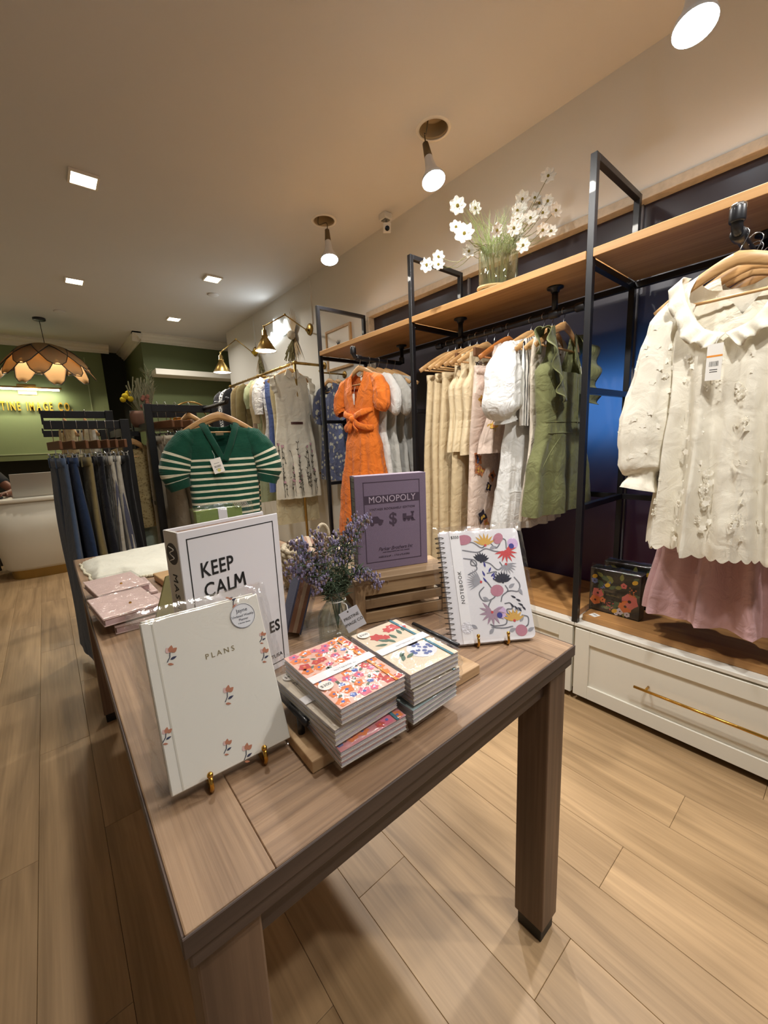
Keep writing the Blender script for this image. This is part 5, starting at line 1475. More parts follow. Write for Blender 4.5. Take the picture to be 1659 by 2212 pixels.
# --- notebook packs on the tray
ZT = TZ2+.0197
floral_cols = [mat('fl_red', '#c4504e', .7), mat('fl_orange', '#e2814a', .7), mat('fl_pink', '#d9718a', .7), mat('fl_blue', '#5b74b8', .7), mat('fl_leaf', '#6d7b6c', .7)]
teal = mat('elastic_teal', '#3f7788', .7); oran = mat('elastic_orange', '#e08a3a', .7)
def pack(loc, rz, w, l, hgt, lb, style, grp, seed):
    """stack of thin notebooks, top face up; x width, y length"""
    t = root('notebook_set', lb, 'notebook set', loc, rz, grp)
    n = 3; e = hgt/n
    basec = {'floral': '#e5b8a8', 'vase': '#dccbb4', 'ink': '#d9cdbb', 'pink': '#cf8a8e', 'teal': '#9fb3b5'}[style]
    for i in range(n):
        o = ob('notebook', boxmb(0, w, 0, l, i*e+.0004, i*e+.0012), mat('nb_back', '#c9c2b6', .6), t)
        ob('page_block', boxmb(.0015, w-.0008, .0012, l-.0012, i*e+.0013, (i+1)*e-.0011), mat('nb_pages', '#cfcad2', .8, bump=.3, bs=600), o)
        ob('cover', boxmb(0, w, 0, l, (i+1)*e-.001, (i+1)*e-.0002), mat('cover_'+style, basec, .55), o, bev=.0006, seg=1)
    zt = hgt
    mp = lambda x, y, o: V((x, y, zt-o))
    r = random.Random(seed)
    if style in ('floral', 'pink'):
        mbs = [MB() for _ in range(5)]
        k = 0
        for i in range(6):
            for j in range(9):
                x = (i+.5+r.uniform(-.3, .3))*w/6; y = (j+.5+r.uniform(-.3, .3))*l/9
                c = r.choice((0, 0, 1, 1, 2, 2, 3)); q = r.uniform(.007, .0115) if c < 3 else .006
                x = min(max(x, q), w-q); y = min(max(y, q), l-q)
                mbs[c].flower(x, y, q, 5, -.0001-.00002*(k % 7), mp, r.random()*6, .5)
                if c < 3: mbs[3 if c else 1].disc(x, y, q*.25, -.0004, 7, mp)
                a = r.uniform(0, 6.28); lx, ly = x+q*1.1*cos(a), y+q*1.1*sin(a)
                if .012 < lx < w-.012 and .012 < ly < l-.012: mbs[4].leaf(lx, ly, a, .011, .0028, -.00005, mp)
                k += 1
        for mb, mm in zip(mbs, floral_cols): ob('flower_print', mb, mm, t)['kind'] = 'stuff'
    elif style == 'vase':
        A, B_, Cc, D = MB(), MB(), MB(), MB()
        for i in range(12):
            a = 2*PI*i/12
            B_.disc(w*.62+.020*cos(a)*(.4+.6*(i % 2)), l*.28+.018*sin(a)*(.4+.6*((i+1) % 2)), .0045, -.0003, 6, mp)
        D.disc(w*.62, l*.28, .026, -.0001, 20, mp, 1.0); D.poly([(w*.62-.009, l*.40), (w*.62+.009, l*.40), (w*.62+.013, l*.44), (w*.62-.013, l*.44)], -.0001, mp)
        for x, y, q in ((.30, .78, .014), (.42, .72, .010), (.62, .84, .012), (.74, .86, .014), (.88, .80, .010)): A.flower(w*x, l*y, q, 6, -.0002, mp, 0, .4)
        for x, y, a in ((.38, .62, 2.2), (.30, .58, 2.7), (.45, .56, 1.9), (.20, .30, .6), (.16, .22, .9), (.26, .24, .3), (.8, .7, 1.1), (.7, .66, 1.4), (.55, .62, 1.7)): Cc.leaf(w*x, l*y, a, .022, .004, -.0002, mp)
        for mb, mm, nm in ((D, mat('vase_white', '#d8d8de', .6), 'vase_print'), (B_, mat('vase_blue', '#5c6a9c', .6), 'vase_print'), (A, floral_cols[0], 'flower_print'), (Cc, mat('leaf_grn', '#5c7466', .7), 'leaf_print')): ob(nm, mb, mm, t)
    elif style == 'ink':
        A = MB()
        for i in range(9):
            x, y = r.uniform(.015, w-.015), r.uniform(.015, l-.015); A.flower(x, y, .010, 6, -.0002, mp, r.random(), .25)
        ob('flower_print', A, ink2, t)
    el = oran if style == 'floral' else teal
    ob('elastic', boxmb(w*.84, w*.84+.005, -.0006, l+.0006, zt+.0006, zt+.0012), el, t)
    bd_ = ob('paper_band', boxmb(-.0008, w+.0008, l*.42, l*.42+.019, zt+.0014, zt+.0018), mat('band_white'), t)
    text('band_print', 'NOTEBOOK SET', .0052, mat('band_grey', '#8b8b90', .7), bd_, (w*.55, l*.42+.007, zt+.0019), (0, 0, 0), ext=.00005, space=1.2)
    pr_ = ob('price_sticker', MB().lathe([(.0115, 0), (.0115, .0003)], 24, (w*(.10 if style == 'floral' else .16), l*(.33 if style == 'floral' else .90), zt+.0019)), paper, t)
    text('price_print', '$300', .0085, inkb, pr_, (w*(.10 if style == 'floral' else .16), l*(.315 if style == 'floral' else .885), zt+.0023), (0, 0, 0), ext=.00005)
    # film: a loose wrinkled skin
    bag = MB()
    def fn(u, v):
        a = 2*PI*u
        cx, cy = w/2, l/2
        sx, sy = w/2+.003, l/2+.003
        c, s_ = cos(a), sin(a)
        k_ = 1/max(abs(c)/1, abs(s_)/1)
        n_ = noise.noise(V((c*4+seed, s_*4, v*6)))*.0035
        if v < .5: f = 1; z = -.0+ (hgt+.003)*v*2
        else: f = 1-(v-.5)*2; z = hgt+.0034+abs(n_)*.3*f
        f2 = f+ (n_/sx if v < .5 else 0)
        return V((cx+sx*c*k_*f2, cy+sy*s_*k_*f2, z))
    bag.grid(fn, 64, 16, True)
    ob('film_wrap', bag, film_m, t, smooth=True)
H1 = .0245
gl, gr = 'notebook sets stacked on the left of the tray', 'notebook sets stacked on the right of the tray'
pack((.246, .408, ZT), -.05, .114, .172, H1, 'pink notebook set in film, lowest of the left stack', 'pink', gl, 1)
pack((.244, .416, ZT+H1+.0045), .03, .114, .172, H1, 'ink flower notebook set in film, middle of the left stack', 'ink', gl, 2)
pack((.253, .412, ZT+2*H1+.009), -.02, .114, .173, H1, 'red and orange floral notebook set on top of the left stack', 'floral', gl, 3)
pack((.374, .402, ZT), .02, .104, .164, H1, 'teal notebook set in film, lowest of the right stack', 'teal', gr, 4)
pack((.378, .404, ZT+H1+.0045), -.04, .104, .164, H1, 'beige notebook set in film, middle of the right stack', 'ink', gr, 5)
pack((.3735, .405, ZT+2*H1+.009), -.05, .105, .165, H1, 'beige notebook set with printed vase on top of the right stack', 'vase', gr, 6)
# --- bud vase with lavender and shop tag
glass_m = glassy('clear_glass', (.93, .97, .96), .10)
t = root('bud_vase', 'clear ribbed glass bottle vase tied with a shop tag', 'vase', (.463, .742, TZ2))
ob('glass', MB().lathe([(.040, .001), (.043, .006), (.043, .055), (.041, .068), (.034, .08), (.024, .092), (.020, .102), (.020, .118), (.025, .124), (.0235, .124), (.018, .117), (.018, .102), (.031, .08), (.039, .066), (.040, .008), (.001, .005)], 64, cap=False, rib=.022, ribn=26), glass_m, t, smooth=True)
ob('twine', MB().tube([(.0215*cos(a), .0215*sin(a), .098-.002*sin(a)) for a in (2*PI*i/20 for i in range(20))], .0012, 5, closed=True), paper, t)
tgm = Matrix.Rotation(math.radians(-24), 4, 'Y')
tg = ob('shop_tag', boxmb(-.022, .022, -.0006, .0006, -.048, 0, m=tgm), mat('tag_white', '#d3d6e0', .6), t, (-.002, -.047, .090), (-.12, 0, -.55))
for s_, z in (('PRISTINE', -.021), ('IMAGE CO', -.034)):
    p = tgm @ V((0, -.0009, z))
    text('tag_print', s_, .0092, inkb, tg, p, (PI/2, math.radians(-24), 0), ext=.0001)
ob('tag_hole', MB().disc(0, -.005, .0018, -.0009, 10), inkb, tg)
ob('tag_string', MB().tube(spline([(.0, -.0215, .098), (.004, -.034, .096), (-.002, -.047, .089)], 5), .0009, 5), paper, t)
lavm = mat('lavender', '#8e86a4', .85, var=.25, vs=60); lavb = mat('lavender_brown', '#7d6a5a', .9); grn = mat('needle_green', '#4c5a44', .8, var=.25, vs=40)
r = random.Random(12)
LV = [(-.085, .02, .245), (-.045, -.01, .262), (-.105, -.005, .215), (.055, .0, .262), (.085, .02, .275), (.125, .03, .27), (.09, -.03, .125), (-.065, -.02, .14), (.02, .02, .24), (.135, .0, .10), (-.03, .03, .19), (-.11, .01, .185)]
for i, (x, y, z) in enumerate(LV):
    sg = root('lavender_sprig', ['lavender sprig', ''][0], None)
    C.objects.unlink(sg); bpy.data.objects.remove(sg)
    p0 = V((0, 0, .03)); p1 = V((x*.18, y*.2, .125)); p2 = V((x*.65, y*.6, .125+(z-.125)*.75 + (.03 if z < .15 else 0))); p3 = V((x, y, z))
    pts = spline([p0, p1, p2, p3], 7)
    st = ob('sprig', MB().tube(pts, .0013, 5), grn, t, smooth=True)
    fl_, fb, lf = MB(), MB(), MB()
    for k in range(11, len(pts)):
        for q in range(9):
            o_ = V((r.gauss(0, 1), r.gauss(0, 1), r.gauss(0, .8))).normalized()*r.uniform(.005, .018)
            (fl_ if r.random() < .7 else fb).ball(pts[k]+o_, r.uniform(.0018, .0034), 5, 3, (1, 1, 1.5))
    for k in range(5, 15):
        for q in range(5):
            o_ = V((r.gauss(0, 1), r.gauss(0, 1), r.uniform(.1, 1.2))).normalized()
            L2 = r.uniform(.02, .042)
            lf.tube([pts[k], pts[k]+o_*L2*.6, pts[k]+o_*L2+V((0, 0, -.004))], [.0011, .0012, .0003], 4)
    ob('florets', fl_, lavm, st)['kind'] = 'stuff'; ob('seed_heads', fb, lavb, st)['kind'] = 'stuff'; ob('needles', lf, grn, st)['kind'] = 'stuff'
# --- book on a clear easel, seen from its page edge
t = root('leaning_book', 'blue book with striped page edges leaning on a clear easel', 'book', (.448, .985, TZ2+.0138), rot=(-math.radians(17), 0, math.radians(-115)))
w, h = .165, .205
for nm, y0, y1, cc in (('cover', 0, .004, '#5a6280'), ('page_block', .004, .014, '#94705c'), ('page_block', .014, .023, '#b5a28c'), ('page_block', .023, .031, '#8a6552'), ('cover', .031, .035, '#5a6280')):
    ob(nm, boxmb(0, w, y0, y1, 0 if nm == 'cover' else .003, h if nm == 'cover' else h-.003), mat('edge_'+cc, cc, .7, bump=.4, bs=300), t)
ac = glassy('clear_acrylic', (.95, .97, .97), .12)
t = root('clear_easel', 'clear acrylic easel holding the leaning book', 'easel', (.452, .891, TZ2), math.radians(-115))
ob('back_plate', boxmb(-.05, .05, 0, .003, 0, .13, m=Matrix.Translation((0, .006, .004)) @ Matrix.Rotation(-.297, 4, 'X')), ac, t); ob('foot', boxmb(-.05, .05, -.03, .075, 0, .003), ac, t); ob('prop', boxmb(-.012, .012, .075, .115, .0, .003), ac, t)
ob('prop_leg', MB().tube([(0, .105, .004), (0, .085, .10)], .002, 6), steel, t); ob('prop_knob', MB().ball((0, .107, .006), .006, 10, 6), mat('knob_grey', '#77706a', .5), t)
# --- crochet basket with cards
yarn = mat('yarn_cream', '#b8aa92', .95, var=.2, vs=60, bump=.6, bs=300)
t = root('crochet_basket', 'round cream crochet basket behind the lavender', 'basket', (.635, 1.12, TZ2))
for k in range(9):
    z = .009+k*.0145; rad = .098+.012*sin(k*.35)
    pts = [((rad+.004*sin(16*a+k*PI))*cos(a), (rad+.004*sin(16*a+k*PI))*sin(a), z+.003*cos(16*a+k*PI)) for a in (2*PI*i/64 for i in range(64))]
    ob('yarn_row', MB().tube(pts, .0085, 6, closed=True), yarn, t, smooth=True)
ob('basket_base', MB().lathe([(.096, 0), (.096, .006)], 32), yarn, t)
for s_ in (-1, 1):
    ob('handle', MB().tube([(s_*.07+.04*cos(a)*.6, -.085*s_*0+s_*.07, .13+.045*sin(a)) for a in (PI*i/12 for i in range(13))], .006, 7), yarn, t, smooth=True)
for i, (x, y, rz_, cc, lb) in enumerate(((-.03, -.03, .3, '#c7d2d8', 'pale blue card standing in the crochet basket'), (.0, .01, .3, '#dcd6cc', 'cream card standing in the crochet basket'), (.03, .045, .3, '#c3a6a0', 'pink card standing in the crochet basket'))):
    tag(ob('card', boxmb(-.045, .045, -.0015, .0015, -.0, .125), mat('card_'+cc, cc, .7), None, (.635+x, 1.12+y, TZ2+.0068), (-.08, 0, rz_)), lb, 'card', 'cards in the crochet basket')
# --- olive board, wood block, pink notebooks, white cloth, green pack
t = root('olive_board', 'olive green board leaning left of the white book box', 'board', (.14, .985, TZ2+.0), rot=(-.42, 0, .35))
ob('panel', MB().prism([(-.03, 0), (.10, 0), (.10, .16), (.075, .16)], 0, .006), mat('olive_stain', '#6b6232', .55, var=.2, vs=25), t)
ob('prop', MB().tube([(.05, .008, .10), (.05, .06, .028)], .004, 6), mat('olive_stain'), t)
t = root('wood_box', 'shallow wooden box beside the pink notebooks', 'box', (.252, 1.385, TZ2), .08)
ob('body', boxmb(0, .12, 0, .185, 0, .018), wood('wbox', '#9a7446', '#bf9964', 'x', 1.2, .5, .2), t, bev=.003); ob('lid', boxmb(-.002, .122, -.002, .187, .0182, .026), wood('wbox'), t, bev=.003)
pnk = mat('pink_leather', '#c9aea6', .45, bump=.15, bs=200); pnk2 = mat('pink_leather_dark', '#b3948f', .5)
def pinknb(loc, rz, lb):
    t = root('pink_notebook', lb, 'notebook', loc, rz, 'blush notebooks in film')
    w, l, hh = .135, .20, .020
    ob('cover', boxmb(0, w, 0, l, hh-.003, hh), pnk, t, bev=.0015, seg=1); ob('back_cover', boxmb(0, w, 0, l, 0, .003), pnk, t, bev=.0015, seg=1)
    ob('page_block', boxmb(.004, w-.003, .003, l-.003, .003, hh-.003), mat('pink_pages', '#c7a9a9', .7), t)
    mp = lambda x, y, o: V((x, y, hh-o))
    ob('flap', MB().prism([(0, 0), (w, 0), (w*.55, l*.34)], 0, .0022, m=Matrix.Translation((0, .001, hh+.0024)) @ Matrix(((1, 0, 0, 0), (0, 0, 1, 0), (0, -1, 0, 0), (0, 0, 0, 1)))), pnk, t, bev=.0006, seg=1)
    ob('button', MB().ball((w*.55, l*.33, hh+.003), .004, 8, 5), gold, t)
    bag = MB(); bag.grid(lambda u, v: V((-.006+(w+.012)*u, -.006+(l+.012)*v, hh+.005+.0015*noise.noise(V((u*7, v*7, rz*9))) - (.012 if min(u, v, 1-u, 1-v) < .02 else 0))), 30, 30)
    ob('film_wrap', bag, film_f, t, smooth=True)
pinknb((.075, 1.16, TZ2), -.06, 'lowest blush notebook in film, under the flap-front pair')
pinknb((.055, 1.155, TZ2+.028), .10, 'nearer upper blush flap notebook in film')
pinknb((.062, 1.362, TZ2+.028), .12, 'farther upper blush flap notebook in film')
pinknb((.080, 1.37, TZ2), .02, 'lower far blush notebook in film, below the pair')
cl = cloth('white_linen', '#e2e0d0', crease=.2)
t = root('folded_cloth', 'white folded cloth with pompom trim at the far table end', 'cloth', (0, 0, TZ2))
q4 = [V((.075, 1.70, 0)), V((.315, 1.595, 0)), V((.47, 2.10, 0)), V((.055, 2.03, 0))]
def clp(u, v):
    p = (q4[0]*(1-u)+q4[1]*u)*(1-v)+(q4[3]*(1-u)+q4[2]*u)*v
    e = min(u, 1-u, v, 1-v)
    hgt = .010+.020*min(1, e*9)+.012*max(0, noise.noise(V((u*4, v*4, 2))))*min(1, e*6)
    wv = .012*noise.noise(V((u*5, v*5, 9)))
    return V((p.x+wv, p.y+wv, hgt if e > 0 else .003))
ob('fabric', MB().grid(clp, 44, 44), cl, t, smooth=True)
ob('under_layer', MB().grid(lambda u, v: clp(u, v)*1.0+V((.004, -.006, -clp(u, v).z+.0035)), 10, 10), cl, t)
pp = MB()
for i in range(46):
    u = i/45; p = clp(u*.98+.01, .0); pp.ball((p.x+.002*sin(i*2), p.y-.006, .006), .0055, 7, 5)
for i in range(24):
    p = clp(0, i/24); pp.ball((p.x-.005, p.y, .0055), .005, 7, 5)
ob('pompom_trim', pp, cloth('pompom', '#ddd6bd'), t, smooth=True)['kind'] = 'stuff'
t = root('green_notepad', 'green notepad pack in film standing behind the white book box', 'notepad', (.285, 1.10, TZ2), rot=(-.06, 0, .05))
ob('pad', boxmb(0, .125, 0, .02, 0, .288), mat('pad_green', '#7d9148', .6), t, bev=.001, seg=1)
ob('paper_band', boxmb(.058, .082, -.0012, .021, 0, .2885), mat('band_white'), t)
for i in range(9):
    ob('spiral_loop', MB().tube([(.108+.001*i*0+i*.0045, -.004, .284), (.108+i*.0045, .01, .297), (.108+i*.0045, .024, .284)], .001, 5), steel, t)
ob('film_wrap', crinkle(.15, .29, .02, 33, (.01, .012, .005, .01)), film_m, t, smooth=True)

# ================================================================ ON THE SHELF AND BENCH
ZS2 = 1.8863
t = root('flower_vase', 'oval ribbed glass vase of white cosmos flowers on the shelf', 'vase', (1.80, 1.235, ZS2), -.6)
ob('glass', MB().lathe([(.088, .001), (.094, .006), (.095, .195), (.0915, .195), (.0905, .008), (.001, .005)], 72, cap=False, fy=.55, rib=.015, ribn=36), glassy('green_glass', (.90, .95, .92), .12), t, smooth=True)
ob('hemp_band', MB().tube([(.096*cos(a), .053*sin(a), .020) for a in (2*PI*i/36 for i in range(36))], .009, 6, closed=True), mat('hemp', '#b59a6a', .9, bump=.6, bs=200), t)
petal = mat('petal_white', '#efece2', .7); stemg = mat('cosmos_stem', '#7c7a52', .8); leafg = mat('cosmos_leaf', '#8f9a63', .8); heart = mat('cosmos_heart', '#8a7a2c', .9, bump=.6, bs=400)
base = V((1.80, 1.235, ZS2)); inv = Matrix.Rotation(.6, 3, 'Z')
FL = [(1.62, 1.333, 2.253), (1.6, 1.278, 2.111), (1.72, 1.311, 2.264), (1.95, 1.205, 2.328), (2.0, 1.169, 2.332), (1.98, 1.091, 2.383), (2.02, 1.072, 2.243), (1.88, 1.188, 2.25), (1.84, 1.16, 2.188), (1.92, 1.168, 2.214), (1.98, 1.115, 2.239), (1.98, 1.07, 2.143), (1.85, 1.135, 2.074), (1.56, 1.402, 2.014), (1.62, 1.455, 2.08), (1.52, 1.439, 2.017), (1.75, 1.211, 2.14), (1.95, 1.096, 2.15), (1.8, 1.153, 2.141), (2.03, 1.161, 2.314), (1.90, 1.13, 2.20), (1.93, 1.20, 2.27), (1.86, 1.17, 2.14), (2.0, 1.10, 2.29), (1.66, 1.30, 2.06), (1.64, 1.36, 2.18)]
r = random.Random(4)
for i, p in enumerate(FL):
    q = inv @ (V(p)-base)
    s0 = V((q.x*.12, q.y*.1, .03)); s1 = V((q.x*.25, max(-.035, min(.035, q.y*.25)), .195)); s2 = q*.68+V((0, 0, .03))
    st = ob('flower_stem', MB().tube(spline([s0, s1, s2, q], 5), .0014, 5), stemg, t)
    face = (V((-1.0, -.9, -.15))+V((r.uniform(-.7, .7), r.uniform(-.7, .7), r.uniform(-.5, .6)))).normalized()
    face = inv @ face
    rot = face.to_track_quat('Z', 'Y').to_matrix().to_4x4()
    pm_ = MB(); R0 = (.044 if i < 2 else .034)*r.uniform(.85, 1.1)
    for k in range(7):
        m = Matrix.Translation(q) @ rot @ Matrix.Rotation(2*PI*k/7, 4, 'Z')
        pm_.grid(lambda u, v: m @ V((R0*(.1+.9*v), (u-.5)*R0*.85*sin(PI*min(1, .18+.75*v)), R0*.18*v*v+.004*cos(u*9))), 4, 4)
    ob('petals', pm_, petal, st, smooth=True)
    ob('flower_heart', MB().ball(q+face*.003, .008 if i < 2 else .0065, 8, 5), heart, st)
lf = MB()
for i in range(150):
    a = r.uniform(0, 6.28); d0 = V((.06*cos(a), .03*sin(a), .17)); e = V((r.uniform(-.14, .16), r.uniform(-.06, .06), r.uniform(.02, .20)))
    lf.tube([d0, d0+e*.6+V((0, 0, .02)), d0+e], [.0012, .0012, .0004], 4)
ob('feathery_leaves', lf, leafg, t)['kind'] = 'stuff'
# floral boxes on the bench
dk = mat('box_ink', '#25231f', .5)
def giftbox(loc, rz, lb, front):
    t = root('floral_box', lb, 'box', loc, rz, 'floral boxes on the bench')
    w, h, d = .205, .198, .055
    ob('body', boxmb(0, w, 0, d, 0, h), dk, t, bev=.001, seg=1)
    r = random.Random(9)
    G1, G2, O1, P1, Y1, W1, B1, K1 = (MB() for _ in range(8))
    cols = (mat('bx_green', '#4c5f43', .6), mat('bx_olive', '#7a7a3c', .6), mat('bx_orange', '#d9773f', .6), mat('bx_coral', '#cf6b62', .6), mat('bx_yellow', '#d6a632', .6), mat('bx_white', '#cfc3c6', .6), mat('bx_blue', '#7480b0', .6), mat('bx_dark', '#3a2222', .6))
    for i in range(46):
        x, z, a = r.uniform(.02, w-.03), r.uniform(.02, h-.03), r.uniform(0, 6.28)
        L2 = min(.034, x, w-x, z, h-z)
        (G1 if i % 3 else G2).leaf(x, z, a, L2, L2*.26, -.0002-.000004*i)
    for x, z, q, mb, n in ((.036, .085, .026, P1, 5), (.026, .050, .024, O1, 5), (.058, .058, .014, O1, 5), (.165, .078, .036, P1, 6), (.150, .052, .030, O1, 6), (.140, .142, .014, P1, 5), (.115, .010, .012, W1, 6), (.130, .024, .016, W1, 6), (.158, .018, .013, W1, 6), (.02, .140, .015, B1, 6)):
        q = min(q, x-.001, w-x-.001, max(.008, z-.001)); mb.flower(x, z, q, n, -.0006, None, x*30, .6); K1.disc(x, z, q*.2, -.0010, 8)
    for x, z in ((.075, .130), (.182, .166), (.108, .020), (.02, .16)): Y1.disc(x, z, .009, -.0007, 10, None, 1.4, .6)
    for i in range(22):
        B1.disc(.04+.0022*i+r.uniform(-.004, .004), .10+.0022*i+r.uniform(-.005, .005), .003, -.0006, 6); P1.disc(.085+r.uniform(-.02, .02), .035+r.uniform(-.018, .018), .0028, -.0006, 6); O1.disc(.175+r.uniform(-.012, .012), .12+r.uniform(-.02, .02), .0026, -.0006, 6)
    for mb, mm in zip((G1, G2, O1, P1, Y1, W1, B1, K1), cols): ob('flower_print', mb, mm, t)
    lab = ob('label_plate', boxmb(.062, .135, -.0018, -.0011, .066, .108), mat('label_dark', '#2a2823', .5), t)
    text('label_print', 'RIFLE PAPER CO', .0068, mat('label_gold', '#9b8a58', .5), lab, (.0985, -.0022, .085), ext=.0001, space=1.1)
    ob('film_bag', crinkle(w, h, d, 5, (.004, .006, .002, .014), .003), film_m, t, smooth=True)
giftbox((1.825, .752, .4053), -PI/2, 'dark floral patterned box in film, in front on the bench', True)
giftbox((1.965, .748, .4053), -PI/2+.03, 'dark floral patterned box in film, behind the front one', False)
t = tag(ob('shelf_sticker', boxmb(-.016, .016, -.017, .017, 0, .0006), paper, None, (1.768, .703, .4053), (0, 0, -1.9)), 'small white square sticker with a round logo on the bench', 'sticker')
for x in (-.0045, .0045): ob('logo_ring', MB().tube([(x+.0055*cos(a), .003+.004*sin(a), .0008) for a in (2*PI*i/16 for i in range(16))], .0007, 4, closed=True), inkb, t)

# ================================================================ BACK OF THE SHOP
t = root('pendant_lamp', 'large woven petal pendant lamp hanging before the till', 'pendant lamp', (.19, 6.40, ZC))
ob('canopy', MB().lathe([(.062, 0), (.062, -.022), (.055, -.028)], 28), black, t, smooth=True)
ob('rod', MB().tube([(0, 0, -.028), (.012, 0, -.30)], .004, 8), black, t)
ob('socket', MB().lathe([(.012, -.29), (.02, -.30), (.02, -.36)], 16), black, t)
ob('bulb', MB().ball((0, 0, -.42), .045, 16, 10), mat('pendant_bulb', (1, .9, .75), .3, emit=30, ecol=(1, .88, .7)), t, smooth=True)
l = bpy.data.lights.new('pendant_light', 'POINT'); l.energy = 22; l.color = (1, .84, .62); l.shadow_soft_size = .03
lo = bpy.data.objects.new('pendant_light', l); C.objects.link(lo); lo.parent = t; lo.location = (0, 0, -.49)
def rattan(name, col):
    m, nt, b, N, L = nodes(name)
    b.inputs['Base Color'].default_value = (*lin(col), 1); b.inputs['Roughness'].default_value = .8
    tr = N('ShaderNodeBsdfTranslucent'); tr.inputs[0].default_value = (*lin(col), 1)
    ms = N('ShaderNodeMixShader'); ms.inputs[0].default_value = .5
    L(b.outputs[0], ms.inputs[1]); L(tr.outputs[0], ms.inputs[2]); L(ms.outputs[0], nt.nodes['Material Output'].inputs[0])
    tc = N('ShaderNodeTexCoord'); w = N('ShaderNodeTexWave'); w.inputs['Scale'].default_value = 60
    L(tc.outputs['UV'], w.inputs['Vector'])
    n = N('ShaderNodeTexNoise'); n.inputs['Scale'].default_value = 180; L(tc.outputs['Object'], n.inputs['Vector'])
    bp_ = N('ShaderNodeBump'); bp_.inputs['Strength'].default_value = .5; bp_.inputs['Distance'].default_value = .003
    L(n.outputs['Fac'], bp_.inputs['Height']); L(bp_.outputs[0], b.inputs['Normal'])
    return m
rat = rattan('rattan', '#bd9d72')
def petal_fn(a, r0, r1, z0, z1, wd):
    def fn(u, v):
        r_ = r0+(r1-r0)*v
        z = z0+(z1-z0)*v**1.9
        hw = wd*(math.sin(PI*min(1, .10+.80*v**.85))**.75)*(1 if v < .98 else .55)
        s = (u-.5)*2*hw
        zz = z-.10*abs(u-.5)**2*(1-.3*v)
        return V((r_*cos(a)-s*sin(a), r_*sin(a)+s*cos(a), zz))
    return fn
pmeshes = {}
for lay, (n, r0, r1, z0, z1, wd, off) in enumerate(((8, .03, .43, -.285, -.56, .155, .2), (8, .03, .46, -.30, -.67, .155, .2+PI/8))):
    for i in range(n):
        a = off+2*PI*i/n
        fn = petal_fn(0, r0, r1, z0, z1, wd)
        if lay not in pmeshes:
            p = ob('petal', MB().grid(fn, 10, 14), rat, t, rot=(0, 0, a), smooth=True, sol=.003)
            rim = [fn(0, v/14) for v in range(15)]+[fn(1, v/14) for v in range(14, -1, -1)]
            e = ob('petal_rim', MB().tube(rim, .0045, 6, closed=True), black, p, smooth=True)
            pmeshes[lay] = (p.data, e.data)
        else:
            p = ob('petal', pmeshes[lay][0], None, t, rot=(0, 0, a), sol=.003)
            ob('petal_rim', pmeshes[lay][1], None, p)
# gold letters on the green wall
gl_ = mat('gold_letter', '#c9a23e', .35, .6)
sg = root('wall_sign', 'gold raised letters PRISTINE IMAGE CO. on the green wall', 'sign', (0, 7.55, 1.83))
SENT = 'PRISTINE IMAGE CO.'
objs = []; x = 0
for ch in SENT:
    if ch == ' ': x += .09; continue
    o = text('letter', ch, .165, gl_, sg, (0, 0, 0), ext=.012, align='LEFT', off=.003)
    xs = [v.co.x for v in o.data.vertices]
    o.location = (x-min(xs), -.022, 0); x += max(xs)-min(xs)+.045
    objs.append(o)
kx = .445+.545
for o in objs:
    o.location.x = (o.location.x)*(kx/x)-.545
    o.scale.x = kx/x
# picture light above the letters
t = root('picture_light', 'long brass picture light glowing above the gold letters', 'wall lamp', (-.04, 7.55, 2.11))
ob('plate', boxmb(-.10, .10, -.015, 0, -.07, .07), brass, t, bev=.003)
ob('neck', MB().tube([(0, -.01, .01), (0, -.14, .01)], .012, 8), brass, t)
ob('housing', boxmb(-.80, .37, -.175, -.135, .0, .022), brass, t, bev=.003)
ob('tube', boxmb(-.79, .345, -.172, -.138, -.022, -.0005), mat('led_tube', (1, .97, .85), .4, emit=16, ecol=(1, .97, .82)), t, bev=.004)
l = bpy.data.lights.new('picture_lamp', 'AREA'); l.shape = 'RECTANGLE'; l.size = 1.1; l.size_y = .03; l.energy = 9; l.color = (1, .95, .74)
lo = bpy.data.objects.new('picture_lamp', l); C.objects.link(lo); lo.parent = t; lo.location = (-.2, -.155, -.03); lo.rotation_euler = (.25, 0, 0)
# till counter: a rounded pod
t = root('till_counter', 'white rounded till counter with gold base', 'counter', (.16, 5.52, 0))
def pod(scs, m, nm, par, n=56):
    mb = MB(); vs = []
    for (hx, hy, z) in scs:
        for i in range(n):
            a = 2*PI*i/n
            c, s = cos(a), sin(a)
            vs.append((hx*math.copysign(abs(c)**.45, c), hy*math.copysign(abs(s)**.45, s), z))
    fs = [(k*n+i, k*n+(i+1) % n, (k+1)*n+(i+1) % n, (k+1)*n+i) for k in range(len(scs)-1) for i in range(n)]
    fs += [tuple(range(n-1, -1, -1)), tuple((len(scs)-1)*n+i for i in range(n))]
    return ob(nm, mb.add(vs, fs), m, par, smooth=False)
cw = mat('counter_white', '#d8d2c2', .4)
b_ = pod([(.595, .30, .092), (.615, .315, .12), (.66, .33, .45), (.68, .335, .77)], cw, 'body', t); b_.data.shade_smooth()
pod([(.70, .35, .771), (.705, .352, .785), (.70, .35, .80)], cw, 'top', t)
pod([(.57, .285, 0), (.57, .285, .0915)], brass, 'base', t)
t = root('laptop', 'silver laptop open on the till counter, lid towards us', 'laptop', (-.115, 5.36, .8005), rot=(0, 0, .08))
alu = mat('aluminium', '#a9a59d', .4, .7)
ob('base', boxmb(-.17, .17, .0, .235, 0, .014), alu, t, bev=.004)
ob('lid', boxmb(-.17, .17, -.004, .002, .0, .228, m=Matrix.Translation((0, -.002, .014)) @ Matrix.Rotation(.16, 4, 'X')), alu, t, bev=.004)
